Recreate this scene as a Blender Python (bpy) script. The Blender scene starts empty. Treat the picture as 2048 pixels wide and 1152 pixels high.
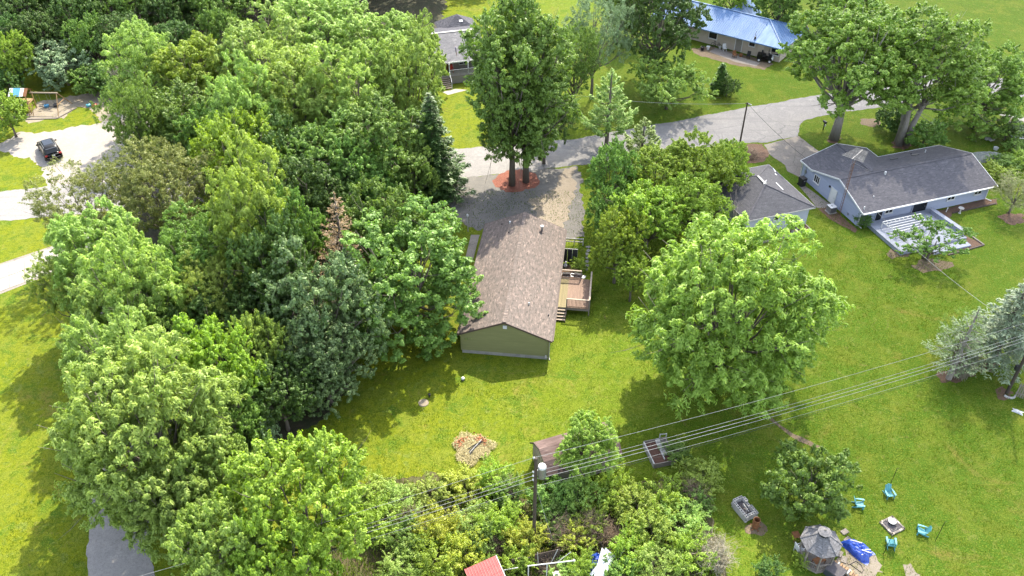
import bpy, math, random
import numpy as np
from mathutils import Vector, Matrix
from math import radians as R_, sin, cos, pi, atan2, hypot, sqrt

# ------------------------------------------------------------------ camera, world, sun
SC = bpy.context.scene
COL = SC.collection
F_PX, TH, CAMH = 1726.0, 0.6778, 52.084          # focal length in photo pixels, pitch below horizon, drone height
cam = bpy.data.cameras.new('camera'); camo = bpy.data.objects.new('camera', cam)
camo.location = (0, 0, CAMH); camo.rotation_euler = (pi/2 - TH, 0, 0)
cam.sensor_width = 36; cam.lens = 36*F_PX/2048; cam.clip_start = 1; cam.clip_end = 3000
COL.objects.link(camo); SC.camera = camo

SHX, SHY = -0.27, -0.79                            # ground shadow offset per metre of height
SUN = Vector((-SHX, -SHY, 1)).normalized()
w = bpy.data.worlds.new('World'); SC.world = w; w.use_nodes = True
nt = w.node_tree; bg = nt.nodes['Background']
sky = nt.nodes.new('ShaderNodeTexSky'); sky.sky_type = 'NISHITA'; sky.sun_disc = False
sky.sun_elevation = math.asin(SUN.z); sky.sun_rotation = atan2(SUN.x, SUN.y)
sky.air_density = 1.0; sky.dust_density = 2.0
# broken fair-weather cloud over the whole dome: white where the noise is dense, blue between
tcw = nt.nodes.new('ShaderNodeTexCoord'); nz_ = nt.nodes.new('ShaderNodeTexNoise'); nz_.inputs['Scale'].default_value = 3.0; nz_.inputs['Detail'].default_value = 6
nt.links.new(tcw.outputs['Generated'], nz_.inputs['Vector'])
mr_ = nt.nodes.new('ShaderNodeMapRange'); mr_.inputs[1].default_value = .42; mr_.inputs[2].default_value = .6; nt.links.new(nz_.outputs['Fac'], mr_.inputs[0])
hs_ = nt.nodes.new('ShaderNodeHueSaturation'); hs_.inputs['Saturation'].default_value = .3; hs_.inputs['Value'].default_value = 1.9; nt.links.new(sky.outputs[0], hs_.inputs['Color'])
mx_ = nt.nodes.new('ShaderNodeMix'); mx_.data_type = 'RGBA'; nt.links.new(mr_.outputs[0], mx_.inputs[0]); nt.links.new(sky.outputs[0], mx_.inputs[6]); nt.links.new(hs_.outputs[0], mx_.inputs[7])
nt.links.new(mx_.outputs[2], bg.inputs[0]); bg.inputs[1].default_value = 0.15
sl = bpy.data.lights.new('sun', 'SUN'); sl.energy = 3.6; sl.angle = R_(0.5); sl.color = (1.0, 0.915, 0.755)
so = bpy.data.objects.new('sun', sl); so.rotation_euler = (-SUN).to_track_quat('-Z', 'Y').to_euler(); so.location = (30, 60, 120)
COL.objects.link(so)
vs = SC.view_settings; vs.view_transform = 'Standard'; vs.look = 'None'; vs.exposure = 2.05; vs.gamma = 1; vs.use_curve_mapping = False
try:
    SC.cycles.max_bounces = 6; SC.cycles.diffuse_bounces = 3; SC.cycles.transmission_bounces = 3
    SC.cycles.transparent_max_bounces = 4; SC.cycles.use_denoising = True
except Exception: pass

CLOUD_H = 420.0
# ------------------------------------------------------------------ measuring helpers
ct, st = cos(TH), sin(TH)
def U(px, py, z=0.0):
    "the point at height z that shows at photo pixel (px, py)"
    u, v = (px-1024)/F_PX, (py-576)/F_PX
    y, zz = ct - v*st, -st - v*ct
    t = (z-CAMH)/zz
    return Vector((u*t, y*t, z))
def PXM(p):
    "photo pixels per metre at a point"
    return F_PX/(p[1]*ct + (CAMH-p[2])*st)
def PY(p):
    y, z = p[1], p[2]-CAMH
    return 576 + F_PX*(-(y*st+z*ct))/(y*ct-z*st)
def hgt(base, py):
    "height above a ground point at which the photo row py is reached"
    lo, hi = 0, 30
    for _ in range(40):
        m = (lo+hi)/2
        if PY((base[0], base[1], m)) > py: lo = m
        else: hi = m
    return lo
def hit(px, py, a, b, c):
    "where the line of sight through (px,py) meets the plane a b c"
    n = (Vector(b)-Vector(a)).cross(Vector(c)-Vector(a))
    o = Vector((0, 0, CAMH)); d = U(px, py, 0)-o
    return o + d*((Vector(a)-o).dot(n)/d.dot(n))

# ------------------------------------------------------------------ mesh helpers
class MB:
    def __init__(s): s.v = []; s.f = []
    def raw(s, vs, fs):
        o = len(s.v); s.v += [tuple(x) for x in vs]; s.f += [tuple(i+o for i in f) for f in fs]; return s
    def box(s, c, d, rz=0, rx=0, ry=0, tx=1, ty=1):
        "box centred at c, dims d; tx,ty scale the top face"
        m = Matrix.Rotation(rz, 3, 'Z') @ Matrix.Rotation(ry, 3, 'Y') @ Matrix.Rotation(rx, 3, 'X')
        x, y, z = d[0]/2, d[1]/2, d[2]/2
        p = [(-x,-y,-z),(x,-y,-z),(x,y,-z),(-x,y,-z),(-x*tx,-y*ty,z),(x*tx,-y*ty,z),(x*tx,y*ty,z),(-x*tx,y*ty,z)]
        c = Vector(c)
        return s.raw([c + m @ Vector(q) for q in p], [(3,2,1,0),(4,5,6,7),(0,1,5,4),(1,2,6,5),(2,3,7,6),(3,0,4,7)])
    def bar(s, p, q, w, h=None):
        "rectangular bar from p to q"
        h = h or w; p, q = Vector(p), Vector(q); d = (q-p).normalized()
        a = d.cross(Vector((0,0,1)))
        a = Vector((1,0,0)) if a.length < 1e-3 else a.normalized()
        b = a.cross(d).normalized(); a = a*w/2; b = b*h/2
        return s.raw([p-a-b, p+a-b, p+a+b, p-a+b, q-a-b, q+a-b, q+a+b, q-a+b],
                     [(0,1,2,3),(7,6,5,4),(0,4,5,1),(1,5,6,2),(2,6,7,3),(3,7,4,0)])
    def tube(s, pts, rad, n=6, cap=True):
        pts = [Vector(p) for p in pts]
        if not hasattr(rad, '__len__'): rad = [rad]*len(pts)
        o = len(s.v)
        for i, p in enumerate(pts):
            d = (pts[min(i+1, len(pts)-1)]-pts[max(i-1, 0)]).normalized()
            a = d.cross(Vector((0.13,0.99,0.05)));
            if a.length < 1e-2: a = d.cross(Vector((1,0,0)))
            a.normalize(); b = d.cross(a)
            for k in range(n):
                t = 2*pi*k/n; s.v.append(tuple(p + (a*cos(t)+b*sin(t))*rad[i]))
        for i in range(len(pts)-1):
            for k in range(n):
                k2 = (k+1) % n
                s.f.append((o+i*n+k, o+i*n+k2, o+(i+1)*n+k2, o+(i+1)*n+k))
        if cap:
            s.f.append(tuple(o+k for k in reversed(range(n)))); e = o+(len(pts)-1)*n; s.f.append(tuple(e+k for k in range(n)))
        return s
    def prism(s, poly, z0, z1):
        n = len(poly)
        return s.raw([(p[0],p[1],z0) for p in poly]+[(p[0],p[1],z1) for p in poly],
                     [tuple(reversed(range(n))), tuple(range(n,2*n))]+[(i,(i+1)%n,(i+1)%n+n,i+n) for i in range(n)])
    def ext(s, poly, off):
        "planar 3d polygon extruded by the vector off"
        n = len(poly); off = Vector(off); P = [Vector(p) for p in poly]
        return s.raw(P+[p+off for p in P], [tuple(reversed(range(n))), tuple(range(n,2*n))]+[(i,(i+1)%n,(i+1)%n+n,i+n) for i in range(n)])
    def lathe(s, prof, n=16, c=(0,0,0)):
        o = len(s.v)
        for r, z in prof:
            for k in range(n): t = 2*pi*k/n; s.v.append((c[0]+r*cos(t), c[1]+r*sin(t), c[2]+z))
        for i in range(len(prof)-1):
            for k in range(n):
                k2 = (k+1) % n; s.f.append((o+i*n+k, o+i*n+k2, o+(i+1)*n+k2, o+(i+1)*n+k))
        return s
    def mesh(s, name, m=None, smooth=False):
        me = bpy.data.meshes.new(name); me.from_pydata(s.v, [], s.f); me.validate()
        if m: me.materials.append(m)
        if smooth: me.polygons.foreach_set('use_smooth', [True]*len(me.polygons))
        return me
def obj(name, mb, m=None, parent=None, loc=None, rot=None, smooth=False):
    me = mb.mesh(name, m, smooth) if isinstance(mb, MB) else mb
    o = bpy.data.objects.new(name, me); COL.objects.link(o)
    if parent: o.parent = parent
    if loc is not None: o.location = loc
    if rot is not None: o.rotation_euler = rot if hasattr(rot, '__len__') else (0, 0, rot)
    return o
def tag(o, label, cat, group=None):
    o['label'] = label; o['category'] = cat
    if group: o['group'] = group
    return o
def thing(name, label, cat, loc=(0,0,0), rz=0, group=None):
    o = bpy.data.objects.new(name, None); COL.objects.link(o); o.location = loc; o.rotation_euler = (0,0,rz)
    o.empty_display_size = .2
    return tag(o, label, cat, group)
def copy_tree(root, loc, rz, label, group=None):
    r = root.copy(); COL.objects.link(r); r.location = loc; r.rotation_euler = (0,0,rz); r['label'] = label
    if group: r['group'] = group
    for ch in list(root.children):
        c = ch.copy(); COL.objects.link(c); c.parent = r
        for g in list(ch.children):
            d = g.copy(); COL.objects.link(d); d.parent = c
    return r

# ------------------------------------------------------------------ materials
MATS = {}
KA = .66                                             # every non-leaf albedo is held at its real, lower value; the exposure does the rest
def kk(*cs): return [tuple(x*KA for x in c) for c in cs]
def newmat(name):
    m = bpy.data.materials.new(name); m.use_nodes = True; MATS[name] = m
    n = m.node_tree.nodes; return m, n, m.node_tree.links, n['Principled BSDF']
def mixc(n, l, fac, a, b):
    x = n.new('ShaderNodeMix'); x.data_type = 'RGBA'
    for i, v in ((0, fac), (6, a), (7, b)):
        if hasattr(v, 'is_output'): l.new(v, x.inputs[i])
        elif i == 0: x.inputs[0].default_value = v
        else: x.inputs[i].default_value = (*v, 1)
    return x.outputs[2]
def ramp(n, l, src, lo, hi):
    r = n.new('ShaderNodeMapRange'); r.inputs[1].default_value = lo; r.inputs[2].default_value = hi; r.clamp = True
    l.new(src, r.inputs[0]); return r.outputs[0]
def noise(n, l, vec, scale, detail=4, rough=.6, dist=0):
    t = n.new('ShaderNodeTexNoise'); t.inputs['Scale'].default_value = scale; t.inputs['Detail'].default_value = detail
    t.inputs['Roughness'].default_value = rough; t.inputs['Distortion'].default_value = dist
    if vec is not None: l.new(vec, t.inputs['Vector'])
    return t.outputs['Fac']
def bump(n, l, h, s, d, b):
    x = n.new('ShaderNodeBump'); x.inputs['Strength'].default_value = s; x.inputs['Distance'].default_value = d
    l.new(h, x.inputs['Height']); l.new(x.outputs[0], b.inputs['Normal'])
def mat(name, c1, c2=None, scale=3, rough=.75, bmp=0, bscale=None, spec=.3, metal=0, lo=.35, hi=.65, stretch=None):
    m, n, l, b = newmat(name); c2 = c2 or tuple(x*.72 for x in c1); c1, c2 = kk(c1, c2)
    tc = n.new('ShaderNodeTexCoord'); vec = tc.outputs['Object']
    if stretch:
        mp = n.new('ShaderNodeMapping'); mp.inputs['Scale'].default_value = stretch; l.new(vec, mp.inputs[0]); vec = mp.outputs[0]
    oi = n.new('ShaderNodeObjectInfo')
    f = noise(n, l, vec, scale); f2 = noise(n, l, vec, scale*7.3, 3)
    c = mixc(n, l, ramp(n, l, f, lo, hi), c1, c2)
    c = mixc(n, l, ramp(n, l, f2, .35, .75), c, tuple(x*.8 for x in c1))
    h = n.new('ShaderNodeHueSaturation'); l.new(c, h.inputs['Color']); l.new(ramp2(n, l, oi.outputs['Random'], .88, 1.12), h.inputs['Value'])
    l.new(h.outputs[0], b.inputs['Base Color'])
    b.inputs['Roughness'].default_value = rough; b.inputs['Specular IOR Level'].default_value = spec; b.inputs['Metallic'].default_value = metal
    if bmp: bump(n, l, noise(n, l, vec, bscale or scale*10, 4), .6, bmp, b)
    return m
def ramp2(n, l, src, to0, to1):
    r = n.new('ShaderNodeMapRange'); r.inputs[3].default_value = to0; r.inputs[4].default_value = to1; l.new(src, r.inputs[0]); return r.outputs[0]

def shingle_mat(name, a, b_, c_, course=.17, tab=.38, k=1.0):
    "asphalt shingles: staggered tabs, every tab its own tone; local x along the eave, y up the slope"
    m, n, l, b = newmat(name); a, b_, c_ = kk(a, b_, c_)
    tc = n.new('ShaderNodeTexCoord'); br = n.new('ShaderNodeTexBrick')
    br.inputs['Scale'].default_value = 1; br.inputs['Brick Width'].default_value = tab; br.inputs['Row Height'].default_value = course
    br.inputs['Mortar Size'].default_value = .012; br.inputs['Mortar Smooth'].default_value = .4; br.offset = .5
    br.inputs['Color1'].default_value = (*a,1); br.inputs['Color2'].default_value = (*b_,1); br.inputs['Mortar'].default_value = (*[x*.45 for x in a],1)
    l.new(tc.outputs['Object'], br.inputs['Vector'])
    br2 = n.new('ShaderNodeTexBrick'); br2.inputs['Scale'].default_value = 1; br2.inputs['Brick Width'].default_value = tab*1.7; br2.inputs['Row Height'].default_value = course
    br2.inputs['Mortar Size'].default_value = 0; br2.offset = .37; br2.inputs['Color1'].default_value = (0,0,0,1); br2.inputs['Color2'].default_value = (1,1,1,1)
    l.new(tc.outputs['Object'], br2.inputs['Vector'])
    f = n.new('ShaderNodeMath'); f.operation = 'MULTIPLY'; f.inputs[1].default_value = .8; l.new(br2.outputs['Color'], f.inputs[0])
    c = mixc(n, l, f.outputs[0], br.outputs['Color'], c_)
    mp0 = n.new('ShaderNodeMapping'); mp0.inputs['Scale'].default_value = (1/tab*.9,1/course*.9,1); l.new(tc.outputs['Object'], mp0.inputs[0])
    c = mixc(n, l, ramp(n, l, noise(n, l, mp0.outputs[0], 1.0, 2, .6), .5, .66), c, tuple(x*(1-.38*k) for x in b_))
    c = mixc(n, l, ramp(n, l, noise(n, l, mp0.outputs[0], .8, 2, .6), .54, .66), c, tuple(min(1, x*(1+.35*k)) for x in c_))
    big = noise(n, l, tc.outputs['Object'], .35, 4)
    c = mixc(n, l, ramp(n, l, big, .35, 1.0), c, tuple(x*.8 for x in b_))
    mp = n.new('ShaderNodeMapping'); mp.inputs['Scale'].default_value = (2.2,.12,1); l.new(tc.outputs['Object'], mp.inputs[0])
    c = mixc(n, l, ramp(n, l, noise(n, l, mp.outputs[0], 1, 4), .55, 1.2), c, tuple(x*.5 for x in b_))   # run-off streaks
    l.new(c, b.inputs['Base Color']); b.inputs['Roughness'].default_value = .9; b.inputs['Specular IOR Level'].default_value = .15
    bump(n, l, br.outputs['Fac'], .5, -.012, b)
    return m

def leaf_mat(name, c1, c2, trans=.32, rough=.5, spec=.25):
    trans = min(.44, trans+.06); c1 = (c1[0]*1.12,c1[1]*1.16,c1[2]*.8); c2 = (c2[0]*1.6,c2[1]*1.62,c2[2]*1.35); spec = max(0, spec+.1)
    m, n, l, b = newmat(name)
    at = n.new('ShaderNodeAttribute'); at.attribute_name = 'tint'
    oi = n.new('ShaderNodeObjectInfo')
    c = mixc(n, l, at.outputs['Fac'], c1, c2)
    h = n.new('ShaderNodeHueSaturation'); l.new(c, h.inputs['Color'])
    l.new(ramp2(n, l, oi.outputs['Random'], .85, 1.12), h.inputs['Value']); l.new(ramp2(n, l, oi.outputs['Random'], .49, .51), h.inputs['Hue'])
    l.new(h.outputs[0], b.inputs['Base Color']); b.inputs['Roughness'].default_value = rough; b.inputs['Specular IOR Level'].default_value = spec
    t = n.new('ShaderNodeBsdfTranslucent'); hs = n.new('ShaderNodeHueSaturation'); hs.inputs['Value'].default_value = 1.15; hs.inputs['Saturation'].default_value = 1.1
    l.new(h.outputs[0], hs.inputs['Color']); l.new(hs.outputs[0], t.inputs['Color'])
    mx = n.new('ShaderNodeMixShader'); mx.inputs[0].default_value = trans
    l.new(b.outputs[0], mx.inputs[1]); l.new(t.outputs[0], mx.inputs[2]); l.new(mx.outputs[0], n['Material Output'].inputs['Surface'])
    return m

def grass_mat():
    m, n, l, b = newmat('lawn')
    tc = n.new('ShaderNodeTexCoord'); v = tc.outputs['Object']
    f1 = noise(n, l, v, .045, 5, .6); f2 = noise(n, l, v, .35, 5, .65, .4); f3 = noise(n, l, v, 2.6, 4, .7, .3); f4 = noise(n, l, v, 9, 3, .7)
    sx_ = n.new('ShaderNodeSeparateXYZ'); l.new(v, sx_.inputs[0])
    def madd(a_, k_, c_):
        q = n.new('ShaderNodeMath'); q.operation = 'MULTIPLY_ADD'; l.new(a_, q.inputs[0]); q.inputs[1].default_value = k_
        if hasattr(c_, 'is_output'): l.new(c_, q.inputs[2])
        else: q.inputs[2].default_value = c_
        return q.outputs[0]
    east = ramp(n, l, madd(f1, 34, sx_.outputs['X']), 8, 34)          # the lawns west of the house are yellower, turning greener to the east
    dry = mixc(n, l, ramp(n, l, f1, .35, .65), (.100,.122,.006), (.132,.136,.007)); east_green = mixc(n, l, ramp(n, l, f1, .35, .65), (.040,.090,.008), (.052,.102,.009))  # yellower pair of tones first, greener pair second
    c = mixc(n, l, east, dry, east_green)
    c = mixc(n, l, ramp(n, l, f2, .45, .68), c, (.108,.125,.017))
    c = mixc(n, l, ramp(n, l, noise(n, l, v, .16, 6, .72, 1.0), .57, .70), c, (.15,.118,.032))
    c = mixc(n, l, ramp(n, l, noise(n, l, v, .5, 5, .7, .6), .52, .64), c, (.042,.085,.008))
    c = mixc(n, l, ramp(n, l, noise(n, l, v, .8, 5, .75, 1.2), .60, .72), c, (.135,.105,.04))
    c = mixc(n, l, ramp(n, l, noise(n, l, v, 1.3, 4, .7, .5), .56, .66), c, (.115,.14,.03))
    mw = n.new('ShaderNodeTexWave'); mw.inputs['Scale'].default_value = .32; mw.inputs['Distortion'].default_value = 1.6; mw.inputs['Detail'].default_value = 2; l.new(v, mw.inputs['Vector'])
    c = mixc(n, l, madd(mw.outputs['Fac'], .16, 0), c, (.05,.078,.006))
    c = mixc(n, l, ramp(n, l, f3, .47, .68), c, (.044,.070,.004))
    c = mixc(n, l, ramp(n, l, f4, .5, .68), c, (.145,.168,.022))
    c = mixc(n, l, ramp(n, l, noise(n, l, v, 17, 2, .7), .5, .68), c, (.03,.05,.003))
    l.new(c, b.inputs['Base Color']); b.inputs['Roughness'].default_value = .9; b.inputs['Specular IOR Level'].default_value = .04
    bump(n, l, f3, .7, .12, b)
    b2 = n.new('ShaderNodeBump'); b2.inputs['Strength'].default_value = .8; b2.inputs['Distance'].default_value = .05; l.new(f4, b2.inputs['Height'])
    l.new(n['Bump'].outputs[0], b2.inputs['Normal']); l.new(b2.outputs[0], b.inputs['Normal'])
    return m
def ground_mat(name, c1, c2, c3, s=1.0, bmp=.02, rough=.9, thr=(.5,.7), crack=0, streak=None):
    m, n, l, b = newmat(name); c1, c2, c3 = kk(c1, c2, c3)
    tc = n.new('ShaderNodeTexCoord'); v = tc.outputs['Object']
    c = mixc(n, l, ramp(n, l, noise(n, l, v, .25*s, 5, .65, .5), .35, .65), c1, c2)
    c = mixc(n, l, ramp(n, l, noise(n, l, v, 1.1*s, 5, .7, .6), *thr), c, c3)
    c = mixc(n, l, ramp(n, l, noise(n, l, v, 5*s, 4, .75), .48, .72), c, tuple(x*.7 for x in c2))
    c = mixc(n, l, ramp(n, l, noise(n, l, v, 14*s, 3, .7), .4, .85), c, tuple(x*.62 for x in c2))
    if streak:
        mp = n.new('ShaderNodeMapping'); mp.inputs['Rotation'].default_value = (0,0,streak[0]); mp.inputs['Scale'].default_value = streak[1:]; l.new(v, mp.inputs[0])
        c = mixc(n, l, ramp(n, l, noise(n, l, mp.outputs[0], 1, 4, .6), .5, .8), c, tuple(x*.72 for x in c2))
    if crack:
        vo = n.new('ShaderNodeTexVoronoi'); vo.feature = 'DISTANCE_TO_EDGE'; vo.inputs['Scale'].default_value = crack
        nv = n.new('ShaderNodeTexNoise'); nv.inputs['Scale'].default_value = 1.2; l.new(v, nv.inputs['Vector'])
        mxv = n.new('ShaderNodeMix'); mxv.data_type = 'RGBA'; mxv.inputs[0].default_value = .3; l.new(v, mxv.inputs[6]); l.new(nv.outputs['Color'], mxv.inputs[7]); l.new(mxv.outputs[2], vo.inputs['Vector'])
        c = mixc(n, l, ramp(n, l, vo.outputs['Distance'], crack*.035, crack*.004), c, tuple(x*.66 for x in c2))
    l.new(c, b.inputs['Base Color']); b.inputs['Roughness'].default_value = rough; b.inputs['Specular IOR Level'].default_value = .2
    bump(n, l, noise(n, l, v, 9*s, 4, .7), .7, bmp, b)
    return m

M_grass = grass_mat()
M_road = ground_mat('worn_asphalt', (.30,.285,.27), (.25,.24,.235), (.36,.345,.32), 1, .006, crack=.16, streak=(-.1,.05,.9,1))
M_lane = ground_mat('lane_asphalt', (.34,.315,.29), (.28,.265,.25), (.39,.365,.335), 1, .006, streak=(1.5,.06,1.1,1))
M_patch = ground_mat('asphalt_patch', (.18,.175,.175), (.15,.15,.15), (.2,.2,.2), 1, .006)
M_conc = ground_mat('concrete', (.42,.39,.35), (.37,.34,.30), (.47,.44,.40), 1, .003)
M_concd = ground_mat('old_concrete', (.30,.265,.225), (.25,.22,.19), (.34,.31,.27), 1, .004, crack=.5)
M_gravel = ground_mat('pale_gravel', (.37,.335,.295), (.31,.28,.245), (.42,.39,.355), 2, .03)
M_gravd = ground_mat('grey_gravel', (.19,.18,.165), (.155,.147,.135), (.24,.215,.185), 2.4, .012)
M_sand = ground_mat('sandy_dirt', (.34,.285,.215), (.28,.23,.17), (.20,.175,.14), 2, .03)
M_mulch = ground_mat('red_mulch', (.30,.105,.065), (.22,.075,.05), (.34,.17,.115), 4, .05)
M_bmulch = ground_mat('brown_mulch', (.19,.115,.075), (.15,.09,.06), (.23,.15,.10), 4, .05)
M_dirt = ground_mat('bare_dirt', (.22,.165,.11), (.18,.13,.085), (.17,.16,.07), 2, .04)
M_pdirt = ground_mat('pale_dirt', (.33,.28,.215), (.28,.235,.18), (.23,.21,.10), 2, .04)
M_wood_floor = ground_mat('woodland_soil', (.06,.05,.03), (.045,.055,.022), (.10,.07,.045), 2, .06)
M_weedfloor = ground_mat('weedy_soil', (.09,.10,.03), (.11,.085,.045), (.10,.14,.03), 2, .08)

M_shg_brown = shingle_mat('brown_shingles', (.168,.142,.126), (.13,.113,.10), (.21,.163,.141), k=.9)
M_shg_grey = shingle_mat('grey_shingles', (.128,.124,.136), (.108,.105,.116), (.15,.143,.152), k=.4)
M_shg_gar = shingle_mat('garage_shingles', (.115,.113,.12), (.10,.098,.105), (.13,.127,.134), k=.3)
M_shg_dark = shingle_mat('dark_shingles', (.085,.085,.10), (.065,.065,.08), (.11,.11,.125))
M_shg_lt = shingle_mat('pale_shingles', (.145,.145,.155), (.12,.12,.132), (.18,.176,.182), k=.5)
M_shg_shed = shingle_mat('shed_roofing', (.15,.10,.092), (.115,.078,.07), (.18,.13,.118), .2, 1.2)
M_green = mat('olive_siding', (.215,.22,.09), (.175,.18,.072), 1.2, .75, stretch=(.25,.25,4))
M_blue = mat('blue_siding', (.37,.41,.53), (.31,.35,.47), 1.2, .7, stretch=(.3,.3,5))
M_garw = mat('pale_blue_siding', (.54,.57,.64), (.48,.51,.58), 1, .7)
M_tan = mat('tan_siding', (.56,.48,.39), (.50,.42,.34), 1.2, .8)
M_tan2 = mat('tan_plywood', (.46,.40,.29), (.39,.33,.235), 1.5, .85)
M_greywall = mat('grey_siding', (.33,.30,.26), (.29,.265,.23), 1, .8)
M_white = mat('white_paint', (.78,.78,.77), (.70,.70,.69), 2, .5)
M_offw = mat('weathered_white', (.55,.54,.51), (.42,.41,.38), 3, .7)
M_brown = mat('brown_trim', (.085,.06,.05), (.07,.05,.042), 2, .7)
M_found = mat('concrete_block', (.34,.33,.30), (.27,.26,.24), 1.6, .9, .01)
M_glass = mat('dark_glass', (.014,.016,.019), (.02,.023,.026), .6, .15, spec=.3)
M_metal = mat('galvanised_metal', (.42,.42,.43), (.34,.34,.36), 3, .35, metal=.6)
M_black = mat('black_plastic', (.022,.022,.025), (.03,.03,.033), 4, .5)
M_blackm = mat('black_metal', (.015,.015,.016), (.02,.02,.02), 4, .4)
M_deck = mat('weathered_deck', (.25,.165,.12), (.18,.115,.085), 1.6, .8, .004, 20, stretch=(6,.6,6))
M_deckl = mat('mossy_deck', (.26,.215,.11), (.21,.17,.085), 1.6, .8, .004, 20, stretch=(6,.6,6))
M_lumber = mat('bleached_lumber', (.42,.34,.26), (.33,.265,.20), 2, .8, stretch=(4,4,1))
M_oldwood = mat('grey_wood', (.27,.235,.20), (.20,.17,.145), 2.4, .85)
M_pole = mat('creosoted_pole', (.085,.065,.05), (.06,.047,.037), 2, .85, stretch=(6,6,.7))
M_bluedeck = mat('pale_blue_deck', (.32,.345,.41), (.26,.285,.345), 1.4, .7)
M_bluemetal = mat('blue_metal_roof', (.11,.22,.43), (.21,.32,.50), .22, .55, spec=.25, lo=.4, hi=.6, stretch=(1,.25,1))
M_redmetal = mat('red_metal_roof', (.42,.08,.075), (.36,.07,.065), .6, .45)
M_sheetm = mat('white_sheet_metal', (.55,.59,.64), (.48,.52,.57), 1, .4)
M_tarp = mat('blue_tarp', (.02,.075,.42), (.015,.055,.33), 3, .35, .02, 6, spec=.5)
M_teal = mat('turquoise_plastic', (.115,.40,.46), (.10,.35,.41), 3, .5)
M_rust = mat('rusty_steel', (.28,.12,.045), (.16,.065,.03), 5, .8, .006)
M_cinder = mat('cinder_block', (.55,.53,.50), (.47,.45,.42), 6, .92, .008)
M_ash = mat('ash', (.12,.11,.115), (.07,.065,.07), 6, .95, .03)
M_soil = mat('raised_bed_soil', (.13,.065,.045), (.10,.05,.035), 4, .95, .03)
M_gazroof = shingle_mat('gazebo_shingles', (.19,.185,.19), (.155,.15,.156), (.23,.225,.23), .16, .4)
M_bark = mat('bark', (.20,.17,.14), (.13,.11,.09), 3, .9, .03, 12, stretch=(3,3,.8))
M_barkl = mat('pale_bark', (.33,.30,.26), (.24,.21,.18), 3, .9, .03, 12, stretch=(3,3,.8))
M_twig = mat('dead_twigs', (.26,.19,.13), (.20,.14,.10), 2, .9)
M_ptwig = mat('pale_twigs', (.38,.34,.25), (.30,.27,.19), 2, .9)
M_straw = mat('straw', (.40,.33,.22), (.32,.26,.16), 3, .9)
M_wire = mat('bare_wire', (.36,.36,.34), (.28,.28,.27), 1, .5)
M_cable = mat('black_cable', (.03,.03,.03), (.025,.025,.025), 1, .6)
M_carpaint = mat('black_car_paint', (.006,.006,.007), (.008,.008,.009), 1, .3, spec=.22)
M_tyre = mat('tyre_rubber', (.02,.02,.02), (.025,.025,.025), 4, .85)
M_rim = mat('alloy', (.5,.5,.52), (.45,.45,.47), 3, .3, metal=.8)
M_red = mat('red_plastic', (.5,.04,.03), (.42,.035,.03), 3, .45)
M_playwood = mat('honey_lumber', (.42,.27,.13), (.34,.21,.10), 3, .75)
M_yellow = mat('tan_slide_plastic', (.62,.56,.45), (.56,.50,.40), 2, .5)
M_skyblue = mat('sky_blue_vinyl', (.12,.38,.62), (.10,.34,.56), 2, .5)
M_stone = mat('field_stone', (.33,.32,.29), (.25,.24,.22), 4, .9, .02)
M_log = mat('split_firewood', (.42,.27,.15), (.32,.19,.10), 5, .85)
M_roof_grey = mat('storage_box', (.06,.075,.085), (.05,.062,.07), 3, .5)

L_maple = leaf_mat('maple_leaf', (.075,.135,.02), (.16,.22,.045))
L_locust = leaf_mat('locust_leaf', (.115,.188,.030), (.198,.28,.060), .38)
L_walnut = leaf_mat('walnut_leaf', (.118,.19,.036), (.215,.29,.085), .36)
L_silver = leaf_mat('silver_maple_leaf', (.032,.078,.018), (.135,.185,.085), .18, .45, .3)
L_olive = leaf_mat('olive_leaf', (.09,.115,.034), (.165,.185,.065))
L_ash = leaf_mat('ash_leaf', (.115,.178,.034), (.225,.285,.076), .36)
L_lime = leaf_mat('lime_leaf', (.125,.18,.03), (.22,.275,.065), .38)
L_bright = leaf_mat('bright_leaf', (.12,.19,.025), (.20,.27,.045), .36)
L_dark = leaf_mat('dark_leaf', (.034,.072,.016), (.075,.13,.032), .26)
L_mid = leaf_mat('mid_leaf', (.065,.125,.024), (.125,.195,.045))
L_spruce = leaf_mat('spruce_needle', (.020,.045,.014), (.045,.082,.022), .1)
L_bspruce = leaf_mat('blue_spruce_needle', (.07,.10,.066), (.145,.175,.128), .12)
L_pine = leaf_mat('pine_needle', (.10,.16,.04), (.20,.27,.085), .25)
L_brown = leaf_mat('dead_needle', (.12,.08,.05), (.185,.125,.08), .15)
L_grey = leaf_mat('grey_green_leaf', (.085,.13,.075), (.155,.205,.125), .25)
L_yel = leaf_mat('yellow_leaf', (.19,.23,.03), (.27,.29,.055), .38)
L_pale = leaf_mat('pale_dry_leaf', (.14,.145,.075), (.20,.205,.115), .25)
L_grass = leaf_mat('grass_blade', (.022,.060,.005), (.092,.120,.016), .3, .8, -.1)
L_straw = leaf_mat('straw_blade', (.19,.155,.095), (.30,.26,.18), .2, .8, .05)

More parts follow.
